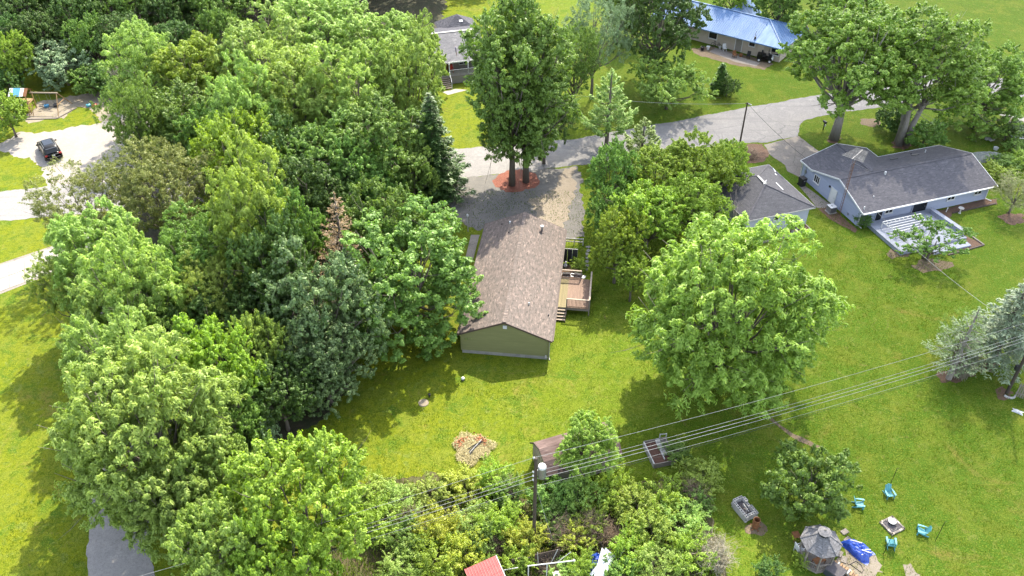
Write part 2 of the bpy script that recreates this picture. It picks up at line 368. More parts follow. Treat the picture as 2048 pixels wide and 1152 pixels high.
# ------------------------------------------------------------------ the setting: ground sheets
def structure(o): o['kind'] = 'structure'; return o
def stuff(o): o['kind'] = 'stuff'; return o
SHEETZ = [0]
def sheet(name, pts, z, m, jit=0.0, step=.6, kind='structure', seed=1, px=True):
    SHEETZ[0] += 1; seed = seed*31+SHEETZ[0]; z = z + .0001*SHEETZ[0]
    rnd = random.Random(seed); P = [U(*p) if px else Vector((p[0],p[1],0)) for p in pts]
    Q = []; step = min(step, .35) if jit else step
    ph = [rnd.uniform(0, 6.28) for _ in range(6)]; s_ = 0
    for i, p in enumerate(P):
        q = P[(i+1) % len(P)]; d = (q-p); k = max(1, int(d.length/step)) if jit else 1
        nrm = Vector((-d.y, d.x, 0)).normalized() if d.length else Vector()
        for j in range(k):
            a = p + d*(j/k); t = s_ + d.length*j/k
            if jit:
                e = .5*sin(t*.9+ph[0])+.4*sin(t*1.9+ph[1])+.35*sin(t*4.1+ph[2])+.25*sin(t*7.7+ph[3])+rnd.uniform(-.3,.3)
                a = a + nrm*jit*e
            Q.append((a.x, a.y, 0))
        s_ += d.length
    from mathutils.geometry import delaunay_2d_cdt
    nq = len(Q); vv_, _, ff, *_ = delaunay_2d_cdt([Vector(q[:2]) for q in Q], [(i,(i+1)%nq) for i in range(nq)], [], 1, 1e-5)
    mb = MB(); mb.v = [(v.x,v.y,0) for v in vv_]; mb.f = [tuple(f) for f in ff]
    o = obj(name, mb, m, loc=(0,0,z))
    if o.data.polygons[0].normal.z < 0: o.data.flip_normals()
    if kind: o['kind'] = kind
    return o
def ell(cx, cy, rx, ry, n=22): return [(cx+rx*cos(2*pi*k/n), cy+ry*sin(2*pi*k/n)) for k in range(n)]
g = MB(); g.raw([(-1500,-400,0),(1500,-400,0),(1500,2500,0),(-1500,2500,0)], [(0,1,2,3)])
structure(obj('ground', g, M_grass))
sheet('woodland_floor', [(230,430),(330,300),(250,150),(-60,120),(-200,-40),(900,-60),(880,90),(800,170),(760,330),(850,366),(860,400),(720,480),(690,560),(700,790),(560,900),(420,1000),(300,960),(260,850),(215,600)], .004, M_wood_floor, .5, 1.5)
sheet('fence_row_floor', [(720,960),(900,950),(1050,1000),(1180,990),(1330,950),(1420,1000),(1440,1080),(1460,1170),(600,1170)], .004, M_weedfloor, .4, 1)
structure(sheet('gravel_lot', [(-40,305),(-10,292),(40,266),(100,263),(200,246),(222,225),(216,190),(290,180),(330,250),(330,352),(150,378),(93,378),(90,345),(60,318),(0,303)], .008, M_gravel, .35, .8))
sheet('play_yard_dirt', [(40,235),(66,222),(75,205),(140,192),(180,186),(232,182),(232,240),(205,243),(186,222),(150,212),(128,236),(92,240),(60,246)], .010, M_pdirt, .3, .6)
sheet('road', [(-120,396),(0,384),(90,373),(300,357),(600,328),(905,298),(1040,288),(1150,278),(1235,262),(1350,243),(1480,217),(1536,208),(1626,192),(1700,178),(1800,158),(1900,146),(2000,156),(2120,178),
               (2120,208),(1990,190),(1900,187),(1822,203),(1756,215),(1690,224),(1636,233),(1610,241),(1598,252),(1596,272),(1534,285),(1480,285),(1440,292),(1350,300),(1200,325),(1150,331),(1000,348),(905,357),(600,387),(300,415),(60,437),(0,442),(-120,455)], .012, M_road, .12, .8)
sheet('side_lane', [(170,1200),(175,1152),(180,980),(186,850),(180,700),(165,600),(150,500),(140,434),(205,428),(212,500),(232,600),(252,700),(270,850),(292,1000),(308,1152),(312,1200)], .016, M_lane, .1, .8)
sheet('gravel_driveway', [(886,368),(905,358),(1000,349),(1150,332),(1160,345),(1165,400),(1170,474),(1130,478),(1060,470),(1000,450),(955,462),(930,452),(905,425),(893,395)], .016, M_gravd, .3, .5)
sheet('sand_patch', [(1062,400),(1100,385),(1130,338),(1150,335),(1150,370),(1142,420),(1120,462),(1100,460),(1075,432)], .020, M_sand, .35, .5)
sheet('mulch_ring', ell(1033,362,47,22), .024, M_mulch, .28, .4)
sheet('conifer_mulch', [(735,372),(800,378),(885,380),(900,410),(880,432),(840,425),(780,415),(720,400)], .008, M_bmulch, .3, .5)
sheet('garden_walk', [(942,470),(959,470),(946,520),(930,520)], .02, M_concd)
sheet('roadside_dirt', [(1476,292),(1524,288),(1542,306),(1530,322),(1496,326),(1470,312)], .008, M_bmulch, .25, .4)
sheet('asphalt_seam', [(1355,243),(1360,242),(1398,290),(1394,291)], .016, M_patch)
sheet('blue_house_driveway', [(1528,290),(1596,272),(1638,303),(1604,322),(1601,356),(1575,343),(1570,330),(1540,310)], .02, M_concd, .05, .7)
sheet('side_walk', [(1598,372),(1607,370),(1660,408),(1650,416),(1634,416),(1628,408)], .02, M_concd)
sheet('side_mulch_bed', [(1607,371),(1716,460),(1710,466),(1660,438),(1636,418),(1652,414),(1659,408)], .016, M_bmulch, .08, .4)
sheet('rear_mulch_bed', [(1862,424),(1972,398),(1996,398),(1994,408),(1930,420),(1905,428),(1893,445),(1905,455)], .008, M_bmulch, .12, .4)
sheet('deck_mulch', [(1928,470),(1968,489),(1938,500),(1900,512)], .008, M_bmulch, .02, .4)
for k, (cx, cy, rx, ry) in enumerate([(1668,280,17,9),(1802,289,26,11),(1742,246,24,10),(1862,530,48,14),(1897,757,28,14),(1935,743,17,10),(1978,734,24,13),(2012,788,20,12),(2028,436,30,14),(1800,510,26,10)]):
    sheet('tree_bed', ell(cx,cy,rx*.85,ry*.85,14), .008, M_dirt if k in (2,3,9) else M_bmulch, .38, .3, seed=k)
sheet('gazebo_dirt', [(1690,1098),(1720,1100),(1755,1112),(1770,1150),(1700,1165),(1660,1150),(1672,1120)], .008, M_pdirt, .25, .4)
sheet('dirt_strip', [(1805,1128),(1822,1126),(1842,1152),(1812,1160)], .008, M_pdirt, .15, .3)
sheet('barrel_dirt', ell(1512,1058,22,12), .008, M_dirt, .15, .3)
sheet('ditch_track', [(1535,838),(1544,836),(1585,866),(1640,892),(1636,898),(1580,873)], .008, M_dirt, .1, .4)
sheet('patio_slab', [(1418,103),(1432,96),(1490,117),(1520,126),(1512,133),(1470,124)], .012, M_concd)
sheet('patio_earth', [(1380,98),(1420,92),(1520,118),(1545,128),(1530,140),(1460,128),(1400,112)], .008, M_dirt, .2, .5)
sheet('porch_walk', [(884,184),(912,178),(935,180),(896,190)], .012, M_conc)
for pts in ([(1990,220),(2010,226),(2060,236),(2060,246),(2012,234),(1992,228)], [(2014,240),(2060,252),(2060,262),(2016,248)]):
    sheet('garden_path', pts, .012, M_conc)
sheet('path_soil', [(2012,234),(2060,246),(2060,252),(2014,240)], .01, M_dirt)

# a real cloud high behind the view; the right half of the place lies in its soft shade
def cloud():
    r = random.Random(5); mb = MB(); n, m_ = 48, 24; ph_ = [r.uniform(0,6.28) for _ in range(6)]
    for j in range(m_+1):
        t = -pi/2+pi*j/m_
        for i in range(n):
            a = 2*pi*i/n; sg = lambda v, e: math.copysign(abs(v)**e, v)
            lump = 1+.07*sin(3*a+ph_[0])+.06*sin(5*a+ph_[1])+.04*sin(9*a+ph_[2])+.05*sin(4*t+3*a+ph_[3])
            c_ = abs(cos(t))**.55; mb.v.append((70*c_*cos(a)*lump, 125*c_*sin(a)*lump, 26*sg(sin(t),.8)*(1+.12*sin(4*a+ph_[4]))))
    mb.f = [(j*n+i, j*n+(i+1)%n, (j+1)*n+(i+1)%n, (j+1)*n+i) for j in range(m_) for i in range(n)]
    m = bpy.data.materials.new('cloud'); m.use_nodes = True; nn = m.node_tree.nodes; nn.remove(nn['Principled BSDF'])
    v = nn.new('ShaderNodeVolumePrincipled'); v.inputs['Density'].default_value = .017; v.inputs['Anisotropy'].default_value = .6; v.inputs['Color'].default_value = (.98,.98,.98,1)
    m.node_tree.links.new(v.outputs[0], nn['Material Output'].inputs['Volume'])
    structure(obj('cloud', mb, m, None, (82-SHX*CLOUD_H, 95-SHY*CLOUD_H, CLOUD_H)))
cloud()

# concrete drive on the left: single slabs
cd = sheet('concrete_drive', [(-14,532),(170,470),(175,520),(-14,594)], .008, M_concd)
for i in range(6):
    for j in range(2):
        def at(a, b):
            t = Vector((-12 + a*(168+12), 537 - a*63)); q = Vector((-12 + a*(172+12), 588 - a*68)); r = t.lerp(q, b); return U(r.x, r.y)
        e = .004
        P = [at(i/6+e, j/2+e*2), at((i+1)/6-e, j/2+e*2), at((i+1)/6-e, (j+1)/2-e*2), at(i/6+e, (j+1)/2-e*2)]
        mb = MB().prism([(p.x,p.y) for p in reversed(P)], 0, .03); obj('concrete_slab', mb, M_conc, cd)

# grass: real blades on the lawns in view
def leaf_mesh(name, P, N, T, L, Wd, tint, m):
    "P centres, N normals, T long axis; one rhombus leaf each"
    n = len(P); N = N/np.linalg.norm(N,axis=1)[:,None]
    T = T - N*(T*N).sum(1)[:,None]; T = T/(np.linalg.norm(T,axis=1)[:,None]+1e-9); B = np.cross(N,T)
    L = np.broadcast_to(L,(n,))[:,None]; Wd = np.broadcast_to(Wd,(n,))[:,None]
    V = np.empty((n,4,3),np.float32)
    V[:,0] = P-T*L/2; V[:,1] = P+B*Wd/2-T*L*.06+N*L*.06; V[:,2] = P+T*L/2-N*L*.05; V[:,3] = P-B*Wd/2-T*L*.06+N*L*.06
    me = bpy.data.meshes.new(name); me.vertices.add(n*4); me.vertices.foreach_set('co', V.ravel())
    me.loops.add(n*4); me.loops.foreach_set('vertex_index', np.arange(n*4,dtype=np.int32))
    me.polygons.add(n); me.polygons.foreach_set('loop_start', np.arange(0,n*4,4,dtype=np.int32))
    a = me.attributes.new('tint','FLOAT','FACE'); a.data.foreach_set('value', np.clip(tint,0,1).astype(np.float32))
    me.update(); me.validate()
    if m: me.materials.append(m)
    return me
rs = np.random.default_rng(3)
def blades(name, x0, x1, y0, y1, n, hmin, hmax, m, mask=None, wid=.05):
    X = rs.uniform(x0,x1,n); Y = rs.uniform(y0,y1,n)
    if mask is not None: k = mask(X,Y); X, Y = X[k], Y[k]; n = len(X)
    h = rs.uniform(hmin,hmax,n); A = rs.uniform(0,2*pi,n); tilt = rs.uniform(.25,.9,n)
    T = np.stack([np.cos(A)*tilt,np.sin(A)*tilt,np.ones(n)],1); N = np.stack([np.cos(A),np.sin(A),-tilt*.9+.5],1)
    T /= np.linalg.norm(T,axis=1)[:,None]
    P = np.stack([X,Y,np.zeros(n)],1)+T*(h/2)[:,None]
    def vn(sc):
        G = rs.uniform(0,1,(256,256)); x, y = X/sc+50, Y/sc+50; i, j = np.floor(x).astype(int), np.floor(y).astype(int); f, g2 = x-i, y-j; f = f*f*(3-2*f); g2 = g2*g2*(3-2*g2)
        q = lambda a_, b_: G[a_ % 256, b_ % 256]
        return (q(i,j)*(1-f)+q(i+1,j)*f)*(1-g2)+(q(i,j+1)*(1-f)+q(i+1,j+1)*f)*g2
    t = .45*vn(2.2)+.35*vn(.7)+.3*vn(6)-.05
    keep = rs.uniform(0,1,n) < .35+.65*(vn(1.1) > .45); P, N, T, h, t = P[keep], N[keep], T[keep], h[keep], t[keep]; n = len(h)
    return stuff(obj(name, leaf_mesh(name,P,N,T,h*1.1,wid,t*.8+rs.uniform(0,.25,n),m)))
def inpoly(poly):
    P = [U(*p) for p in poly]
    def f(X, Y):
        r = np.zeros(len(X), bool)
        for i in range(len(P)):
            a, b = P[i], P[i-1]
            c = ((a.y > Y) != (b.y > Y)) & (X < (b.x-a.x)*(Y-a.y)/(b.y-a.y+1e-12)+a.x); r ^= c
        return r
    return f
house_m = inpoly([(900,742),(1090,742),(1140,470),(940,470)])
fl = inpoly([(720,960),(900,950),(1050,1000),(1180,990),(1330,950),(1420,1000),(1440,1080),(1460,1170),(600,1170)])
lane = inpoly([(172,1200),(180,980),(150,500),(140,430),(205,430),(308,1152),(312,1200)])
wood = inpoly([(230,430),(850,366),(720,480),(690,560),(700,790),(560,900),(420,1000),(300,960),(260,850),(215,600)])
def lawnmask(X, Y): return ~(house_m(X,Y)|fl(X,Y)|lane(X,Y)|wood(X,Y))
blades('grass', -36, 44, 31, 82, 170000, .05, .17, L_grass, lawnmask, .045)
blades('tall_grass', -24, 14, 32, 45, 26000, .25, .7, L_grass, fl, .06)

# ------------------------------------------------------------------ building helpers
def roof_plane(parent, name, poly, m, thick=.10):
    "poly[0]->poly[1] is the eave; the slab gets its own frame so that the shingles run with it"
    P = [Vector(p) for p in poly]; x = (P[1]-P[0]).normalized(); z = None
    for k in range(2, len(P)):
        c = x.cross(P[k]-P[0])
        if c.length > 1e-3: z = c.normalized(); break
    y = z.cross(x); fr = Matrix((( x.x,y.x,z.x,P[0].x),(x.y,y.y,z.y,P[0].y),(x.z,y.z,z.z,P[0].z),(0,0,0,1)))
    inv = fr.inverted(); L = [inv @ p for p in P]
    o = obj(name, MB().prism([(p.x,p.y) for p in L], -thick, 0), m, parent); o.matrix_basis = fr
    return o
def lap_wall(parent, name, m, p0, p1, z0, z1, apex=None, lap=.17, th=.1):
    "lapped siding from p0 to p1 (outside on the right), rectangle or gable with apex (fraction, height)"
    p0, p1 = Vector((*p0,0)), Vector((*p1,0)); d = p1-p0; W = d.length; d.normalize(); n = Vector((d.y,-d.x,0))
    top = apex[1] if apex else z1
    def rng(z):
        if z <= z1 or not apex: return 0, W
        f = (z-z1)/(top-z1); return f*apex[0]*W, W-f*(1-apex[0])*W
    poly = [p0+Vector((0,0,z0)), p1+Vector((0,0,z0)), p1+Vector((0,0,z1))]
    if apex: poly.append(p0+d*W*apex[0]+Vector((0,0,top)))
    poly.append(p0+Vector((0,0,z1)))
    mb = MB().ext([p-n*.03 for p in poly], -n*th)
    z = z0
    while z < top-.02:
        zz = min(z+lap, top); a0, a1 = rng(z); b0, b1 = rng(zz)
        q = [p0+d*a0+n*.02+Vector((0,0,z)), p0+d*a1+n*.02+Vector((0,0,z)), p0+d*b1-n*.012+Vector((0,0,zz)), p0+d*b0-n*.012+Vector((0,0,zz))]
        mb.raw(q, [(0,1,2,3)]); mb.raw([q[0],q[1],q[1]-n*.04,q[0]-n*.04], [(3,2,1,0)]); z = zz
    return obj(name, mb, m, parent)
def window(parent, p, d, wd, h, bars=1, frame=M_white, sill=True):
    "frame with its pane; p bottom left on the wall face, d along the wall (outside on the right)"
    p = Vector(p); d = Vector((*d,0)).normalized(); n = Vector((d.y,-d.x,0)); up = Vector((0,0,1)); t = .07
    mb = MB(); c = p+n*.03
    for a, b in ((c, c+up*h), (c+d*wd, c+d*wd+up*h), (c, c+d*wd), (c+up*h, c+d*wd+up*h)): mb.bar(a, b, t, t)
    for k in range(bars): q = c+d*wd*(k+1)/(bars+1); mb.bar(q, q+up*h, .05, .05)
    if sill: mb.bar(p+n*.08-d*.06-up*.04, p+n*.08+d*(wd+.06)-up*.04, .12, .05)
    o = obj('window', mb, frame, parent)
    q = p+n*.025
    obj('pane', MB().ext([q, q+d*wd, q+d*wd+up*h, q+up*h], n*.006), M_glass, o)
    return o
def door(parent, p, d, wd, h, m=M_white, trim=M_white):
    p = Vector(p); d = Vector((*d,0)).normalized(); n = Vector((d.y,-d.x,0)); up = Vector((0,0,1))
    q = p+n*.02; o = obj('door', MB().ext([q, q+d*wd, q+d*wd+up*h, q+up*h], n*.05), m, parent)
    fr = MB(); c = p+n*.045
    for a, b in ((c-d*.05, c-d*.05+up*h), (c+d*(wd+.05), c+d*(wd+.05)+up*h), (c-d*.1+up*(h+.05), c+d*(wd+.1)+up*(h+.05))): fr.bar(a, b, .1, .07)
    obj('door_frame', fr, trim, o)
    k = q+d*wd*.88+up*h*.47+n*.06; obj('handle', MB().box(k, (.06,.06,.06)), M_metal, o)
    return o
def spot(house, px, py, a, b, c):
    "photo pixel onto a plane given by three points in the house's own frame, back in that frame"
    mw = Matrix.Translation(house.location) @ Matrix.Rotation(house.rotation_euler.z, 4, 'Z')
    return mw.inverted() @ hit(px, py, mw@Vector(a), mw@Vector(b), mw@Vector(c))

# ------------------------------------------------------------------ olive green house
GX, GY, GA = -.661, 55.051, -.1188
gh = thing('house', 'olive green house with a long brown shingled gable roof in the middle', 'house', (GX,GY,0), GA)
hw, GL, ge, gr = 4.10, 16.80, 2.294, 4.05
SLg = roof_plane(gh, 'roof_slope', [(-hw,GL,ge),(-hw,0,ge),(0,0,gr),(0,GL,gr)], M_shg_brown)
SRg = roof_plane(gh, 'roof_slope', [(hw,0,ge),(hw,GL,ge),(0,GL,gr),(0,0,gr)], M_shg_brown)
rc = MB()
for k in range(56): rc.box((0, .15+k*.3, gr+.012), (.34,.29,.03), rx=.03)
obj('ridge_cap', rc, M_shg_brown, gh)
lap_wall(gh, 'gable_wall', M_green, (-3.8,.14), (3.8,.14), .38, 2.25, (.5, 3.86))
lap_wall(gh, 'gable_wall', M_green, (3.8,GL-.14), (-3.8,GL-.14), .38, 2.25, (.5, 3.86))
lap_wall(gh, 'side_wall', M_green, (3.8,.24), (3.8,GL-.24), .38, 2.3)
lap_wall(gh, 'side_wall', M_green, (-3.8,GL-.24), (-3.8,.24), .38, 2.3)
fd = MB().box((0,GL/2,.12), (7.5,GL-.4,.5)); obj('foundation', fd, M_found, gh)
for k in range(19): obj('foundation_block', MB().box((-3.56+k*.395,.18,.27), (.385,.06,.19)), M_found, gh); obj('foundation_block', MB().box((-3.56+k*.395,.18,.075), (.385,.06,.19)), M_found, gh)
fs = MB()
for s in (-1,1):
    for v in (-.02, GL+.02): fs.bar((s*(hw+.02),v,ge-.09), (0,v,gr-.09), .04, .16)
    fs.bar((s*(hw+.015),.02,ge-.08), (s*(hw+.015),GL-.02,ge-.08), .04, .14)
obj('fascia', fs, M_brown, gh)
obj('gutter', MB().bar((hw+.09,.1,ge-.07), (hw+.09,GL-.1,ge-.07), .1, .1), M_brown, gh)
obj('downspout', MB().tube([(hw+.06,.3,ge-.1),(3.88,.3,ge-.3),(3.88,.3,.12),(3.96,.05,.04)], .045, 6), M_offw, gh)
for x in (3.8,-3.8): obj('corner_trim', MB().bar((x,.12,.38), (x,.12,2.25), .1, .1), M_green, gh)
lv = MB().box((0.05,.08,3.42), (.36,.06,.34)); lou = obj('gable_vent', lv, M_offw, gh)
for k in range(5): obj('louver', MB().box((0.05,.04,3.29+k*.065), (.32,.03,.03), rx=.5), M_white, lou)
obj('meter_box', MB().box((3.62,.07,.40), (.16,.08,.22)), M_offw, gh)
window(gh, (3.82,4.2,1.25), (0,1), .9, .85, 1, M_offw); window(gh, (3.82,12.5,1.25), (0,1), .9, .85, 1, M_offw)
door(gh, (3.82,8.4,.85), (0,1), .95, 1.35, M_white)
RG = ((hw,0,ge),(hw,GL,ge),(0,0,gr)); LG = ((-hw,0,ge),(-hw,GL,ge),(0,0,gr))
def pipe(px, py, pl, r, h, m, nm='roof_pipe', hs=gh):
    p = spot(hs, px, py, *pl); return obj(nm, MB().tube([p-Vector((0,0,.05)), p+Vector((0,0,h))], r, 8), m, hs)
pipe(1058,609,RG,.07,.22,M_offw); pipe(1097,631,RG,.06,.16,M_black); pipe(1017,465,LG,.06,.15,M_black); pipe(1020,446,LG,.09,.2,M_white); pipe(1004,449,LG,.05,.12,M_black)
p = spot(gh, 1084,462,*RG); fl_ = obj('flue', MB().tube([p-Vector((0,0,.1)), p+Vector((0,0,.55))], .09, 10), M_metal, gh)
obj('flue_cap', MB().lathe([(0.02,.72),(.18,.62),(.18,.55),(.1,.55)], 12, p), M_white, fl_); obj('flashing', MB().box(p+Vector((0,-.1,.02)), (.5,.5,.04), ry=.4), M_brown, fl_)

# deck on its right side
dk = thing('deck', 'weathered timber deck with railings and steps along the green house', 'deck', (GX,GY,0), GA)
DZ = .85
for k in range(7):
    obj('deck_board', MB().box((4.0+.14*k, 8.5, DZ-.02), (.132, 4.3, .04)), M_deckl, dk)
for k in range(15):
    obj('deck_board', MB().box((4.98+.14*k, 8.55, DZ-.02+.004*(k%3)), (.132, 4.4, .04)), M_deck, dk)
obj('rim_joist', MB().box((5.55,6.36,DZ-.15), (3.1,.04,.22)).box((7.07,8.55,DZ-.15), (.04,4.42,.22)).box((5.55,10.75,DZ-.15), (3.1,.04,.22)), M_oldwood, dk)
for q in ((4.95,6.42),(7.02,6.42),(7.02,8.5),(7.02,10.7),(6.05,10.7),(4.15,10.7)): obj('post', MB().box((*q,.9), (.09,.09,1.9)), M_oldwood, dk)
def rail(a, b, n):
    a, b = Vector(a), Vector(b); z = Vector((0,0,1))
    obj('top_rail', MB().bar(a+z*1.0, b+z*1.0, .15, .05), M_lumber, dk); obj('bottom_rail', MB().bar(a+z*.1, b+z*.1, .06, .09), M_deck, dk)
    for k in range(n): q = a.lerp(b, (k+.5)/n); obj('baluster', MB().bar(q+z*.06, q+z*.98, .04, .04), M_deck, dk)
rail((4.95,6.42,DZ),(7.02,6.42,DZ),17); rail((7.02,6.5,DZ),(7.02,10.72,DZ),34); rail((4.1,10.7,DZ),(6.05,10.7,DZ),15)
for k in range(4):
    z = DZ-.17*(k+1); obj('stair_tread', MB().box((4.45,6.22-.26*k,z), (.98,.27,.045)), M_lumber, dk)
    obj('stair_riser', MB().box((4.45,6.34-.26*k,z-.1), (.94,.03,.16)), M_brown, dk)
obj('stringer', MB().bar((3.97,6.35,.72),(3.97,5.25,.02),.05,.24).bar((4.93,6.35,.72),(4.93,5.25,.02),.05,.24), M_brown, dk)
def inG(u, v, z=0): c, s = cos(GA), sin(GA); return Vector((GX+c*u-s*v, GY+s*u+c*v, z))
def grill(name, p, rz, label):
    t = thing(name, label, 'grill', p, rz, 'covered grills at the end of the deck')
    obj('cart', MB().box((0,0,.36), (.8,.5,.72), tx=.96, ty=.96), M_black, t); obj('lid', MB().tube([(-.38,0,.78),(.38,0,.78)], .26, 12), M_black, t)
    for s in (-1,1): obj('side_shelf', MB().box((s*.56,0,.74), (.3,.42,.04)), M_metal, t)
    for x in (-.33,.33):
        for y in (-.2,.2): obj('caster', MB().tube([(x-.03,y,.05),(x+.03,y,.05)], .05, 8), M_tyre, t)
    obj('handle', MB().tube([(-.3,-.3,.8),(.3,-.3,.8)], .02, 6), M_metal, t)
grill('grill', inG(4.6,11.35), GA+.05, 'black grill behind the deck railing, nearer the house wall')
grill('grill', inG(5.75,11.35), GA-.2, 'black grill behind the deck railing, nearer the stepping stones')
t = thing('folding_screen', 'tall black three panelled screen with thin white edges beside the green house', 'screen', inG(4.75,14.35), GA)
for k in range(3): f_ = obj('panel', MB().box((-.52+k*.5,(.03 if k%2 else -.03),.85), (.46,.03,1.5), rx=-.12), M_black, t); obj('panel_edge', MB().bar((-.29+k*.5,-.08,.1), (-.29+k*.5,.1,1.62), .035), M_offw, f_)
obj('top_bar', MB().bar((-.78,.1,1.63),(.74,.1,1.63),.04), M_offw, t)
t = thing('garden_rail', 'pale timber rail between the gravel drive and the back yard', 'fence', inG(5.0,17.4), GA)
obj('rail', MB().bar((-.95,0,.75),(.95,.05,.75),.06,.12).bar((-.95,0,.4),(.95,.05,.4),.05,.1), M_offw, t)
for x in (-.9,0,.9): obj('post', MB().box((x,.02,.42), (.09,.09,.84)), M_offw, t)
t = thing('lamp_post', 'thin white lamp post beside the concrete walk left of the green house', 'lamp post', U(936,463))
obj('post', MB().tube([(0,0,0),(0,0,1.9)], [.04,.03], 8), M_offw, t); obj('lantern', MB().lathe([(.05,1.88),(.11,1.95),(.1,2.12),(.02,2.22)], 8), M_white, t)
for k in range(7): 
    q = inG(6.45+.05*(k%2), 17.2-.62*k)
    s_ = obj('stepping_stone', MB().prism([(.26*cos(a)*(1+.15*sin(3*a+k)), .2*sin(a)) for a in [2*pi*i/9 for i in range(9)]], -.02, .03), M_stone, None, q, k)
    tag(s_, ['stepping stone at the far end of the row, nearest the gravel drive','second stepping stone from the gravel drive end of the row','third stepping stone from the gravel drive end of the row','middle stepping stone of the row by the deck','third stepping stone from the deck end of the row','second stepping stone from the deck end of the row','stepping stone at the end of the row nearest the deck'][k], 'stepping stone', 'stepping stones by the deck')
sheet('bed_earth', [tuple(inG(u,v)[:2]) for u, v in ((4.0,11.0),(5.5,11.0),(5.6,14.0),(4.0,14.0))], .008, M_bmulch, .1, .4, px=False)
t = thing('garden_figure', 'small white figure on the mulch below the eave of the green house', 'figurine', inG(4.35,13.6), .5)
obj('body', MB().lathe([(.02,0),(.2,.05),(.22,.25),(.1,.45),(.06,.5)], 10), M_white, t); obj('head', MB().lathe([(.01,.48),(.1,.53),(.1,.62),(.01,.7)], 8, (.06,0,0)), M_white, t)
for (px, py, r, h, m, lab, nm, cat) in ((847,806,.42,.05,M_pdirt,'round pale tan lid lying flush in the lawn','tank_lid','lid'),):
    o = obj(nm, MB().lathe([(0,h),(r,h),(r+.02,0)], 20), M_sand, None, U(px,py)); tag(o, lab, cat); o.name = nm
o = obj('vent_cap', MB().lathe([(.05,0),(.05,.25),(.14,.26),(.12,.36),(0,.4)], 10), M_black, None, U(859,794)); tag(o, 'small black vent cap standing in the lawn near the round lid', 'vent cap')
t = thing('play_ball', 'small white ball with a dark base on the shadow edge below the green gable', 'ball', U(926,760)); obj('ball', MB().lathe([(.16*sin(pi*k/8),.19-.16*cos(pi*k/8)) for k in range(9)], 12), M_white, t, smooth=True); obj('base', MB().lathe([(.15,0),(.12,.08),(0,.1)], 10), M_black, t)

# ------------------------------------------------------------------ blue house on the right
BX, BY, BA = 36.4286, 74.5513, .3227
bh = thing('house', 'pale blue house with a wide grey shingled roof and white trim at right', 'house', (BX,BY,0), BA)
bL, bW, be, br_ = 17.21, 9.31, 1.943, 3.442; vm = bW/2; wl, ww, wz = 11.416, 8.78, 3.34
roof_plane(bh, 'roof_slope', [(0,0,be),(bL,0,be),(bL,vm,br_),(0,vm,br_)], M_shg_grey)
roof_plane(bh, 'roof_slope', [(bL,bW,be),(0,bW,be),(0,vm,br_),(bL,vm,br_)], M_shg_grey)
vv = bW-(wz-be)*vm/(br_-be)
roof_plane(bh, 'wing_roof_slope', [(0,wl,be+.004),(0,bW,be+.004),(ww/2,vv,wz+.004),(ww/2,wl,wz+.004)], M_shg_grey)
roof_plane(bh, 'wing_roof_slope', [(ww,bW,be+.004),(ww,wl,be+.004),(ww/2,wl,wz+.004),(ww/2,vv,wz+.004)], M_shg_grey)
rc = MB()
for k in range(57): rc.box((.15+k*.3, vm, br_+.012), (.29,.32,.03))
for k in range(21): rc.box((ww/2, vv+.2+k*.3, wz+.016), (.32,.29,.03))
obj('ridge_cap', rc, M_shg_grey, bh)
lap_wall(bh, 'gable_wall', M_blue, (.15,wl-.4), (.15,.5), .05, be+.05, None, .2)
lap_wall(bh, 'gable_wall', M_blue, (.15,bW-.35), (.15,.5), be+.05, be+.06, (.5, br_-.1), .2)
lap_wall(bh, 'rear_wall', M_blue, (.25,.5), (bL-.5,.5), .05, be+.1, None, .2)
lap_wall(bh, 'gable_wall', M_blue, (bL-.5,.6), (bL-.5,bW-.35), .05, be+.05, (.5, br_-.1), .2)
lap_wall(bh, 'front_wall', M_blue, (bL-.6,bW-.45), (ww,bW-.45), .05, be+.1, None, .2)
lap_wall(bh, 'wing_wall', M_blue, (ww-.3,bW-.4), (ww-.3,wl-.4), .05, be+.1, None, .2)
lap_wall(bh, 'wing_gable', M_blue, (ww-.4,wl-.4), (.25,wl-.4), .05, be+.05, (.5, wz-.1), .2)
tr = MB()
tr.bar((-.03,-.03,be-.07),(bL+.03,-.03,be-.07),.05,.16); tr.bar((-.03,0,be-.06),(-.03,vm,br_-.06),.05,.16); tr.bar((-.03,vm,br_-.06),(-.03,bW-.1,be-.03),.05,.16)
tr.bar((-.035,bW-.3,be-.06),(-.035,wl,be-.06),.05,.16); tr.bar((-.03,wl+.03,be-.06),(ww/2,wl+.03,wz-.06),.05,.14); tr.bar((ww/2,wl+.03,wz-.06),(ww+.03,wl+.03,be-.06),.05,.14)
tr.bar((ww+.03,wl,be-.06),(ww+.03,bW,be-.06),.05,.14); tr.bar((ww,bW+.03,be-.06),(bL,bW+.03,be-.06),.05,.14); tr.bar((bL+.03,0,be-.06),(bL+.03,vm,br_-.06),.05,.14); tr.bar((bL+.03,vm,br_-.06),(bL+.03,bW,be-.06),.05,.14)
obj('white_trim', tr, M_white, bh)
obj('gutter', MB().bar((0,-.11,be-.05),(bL,-.11,be-.05),.1,.1), M_white, bh)
for q in ([(.1,-.1,be-.1),(.12,.42,be-.35),(.12,.42,.2),(.35,.0,.05)], [(bL-.3,-.1,be-.1),(bL-.55,.42,be-.35),(bL-.55,.42,.2),(bL-.1,-.1,.05)]): obj('downspout', MB().tube(q, .05, 6), M_white, bh)
obj('downspout', MB().tube([(0,wl-.2,be-.1),(.08,wl-.35,be-.3),(.08,wl-.35,.1)], .045, 6), M_white, bh)
door(bh, (.15,5.55,.08), (0,-1), .85, 1.72, M_white)
window(bh, (.15,8.7,.85), (0,-1), .95, .85, 2)
for u in (3.3,11.3,14.85): window(bh, (u,.5,.95), (1,0), .95, .8, 1)
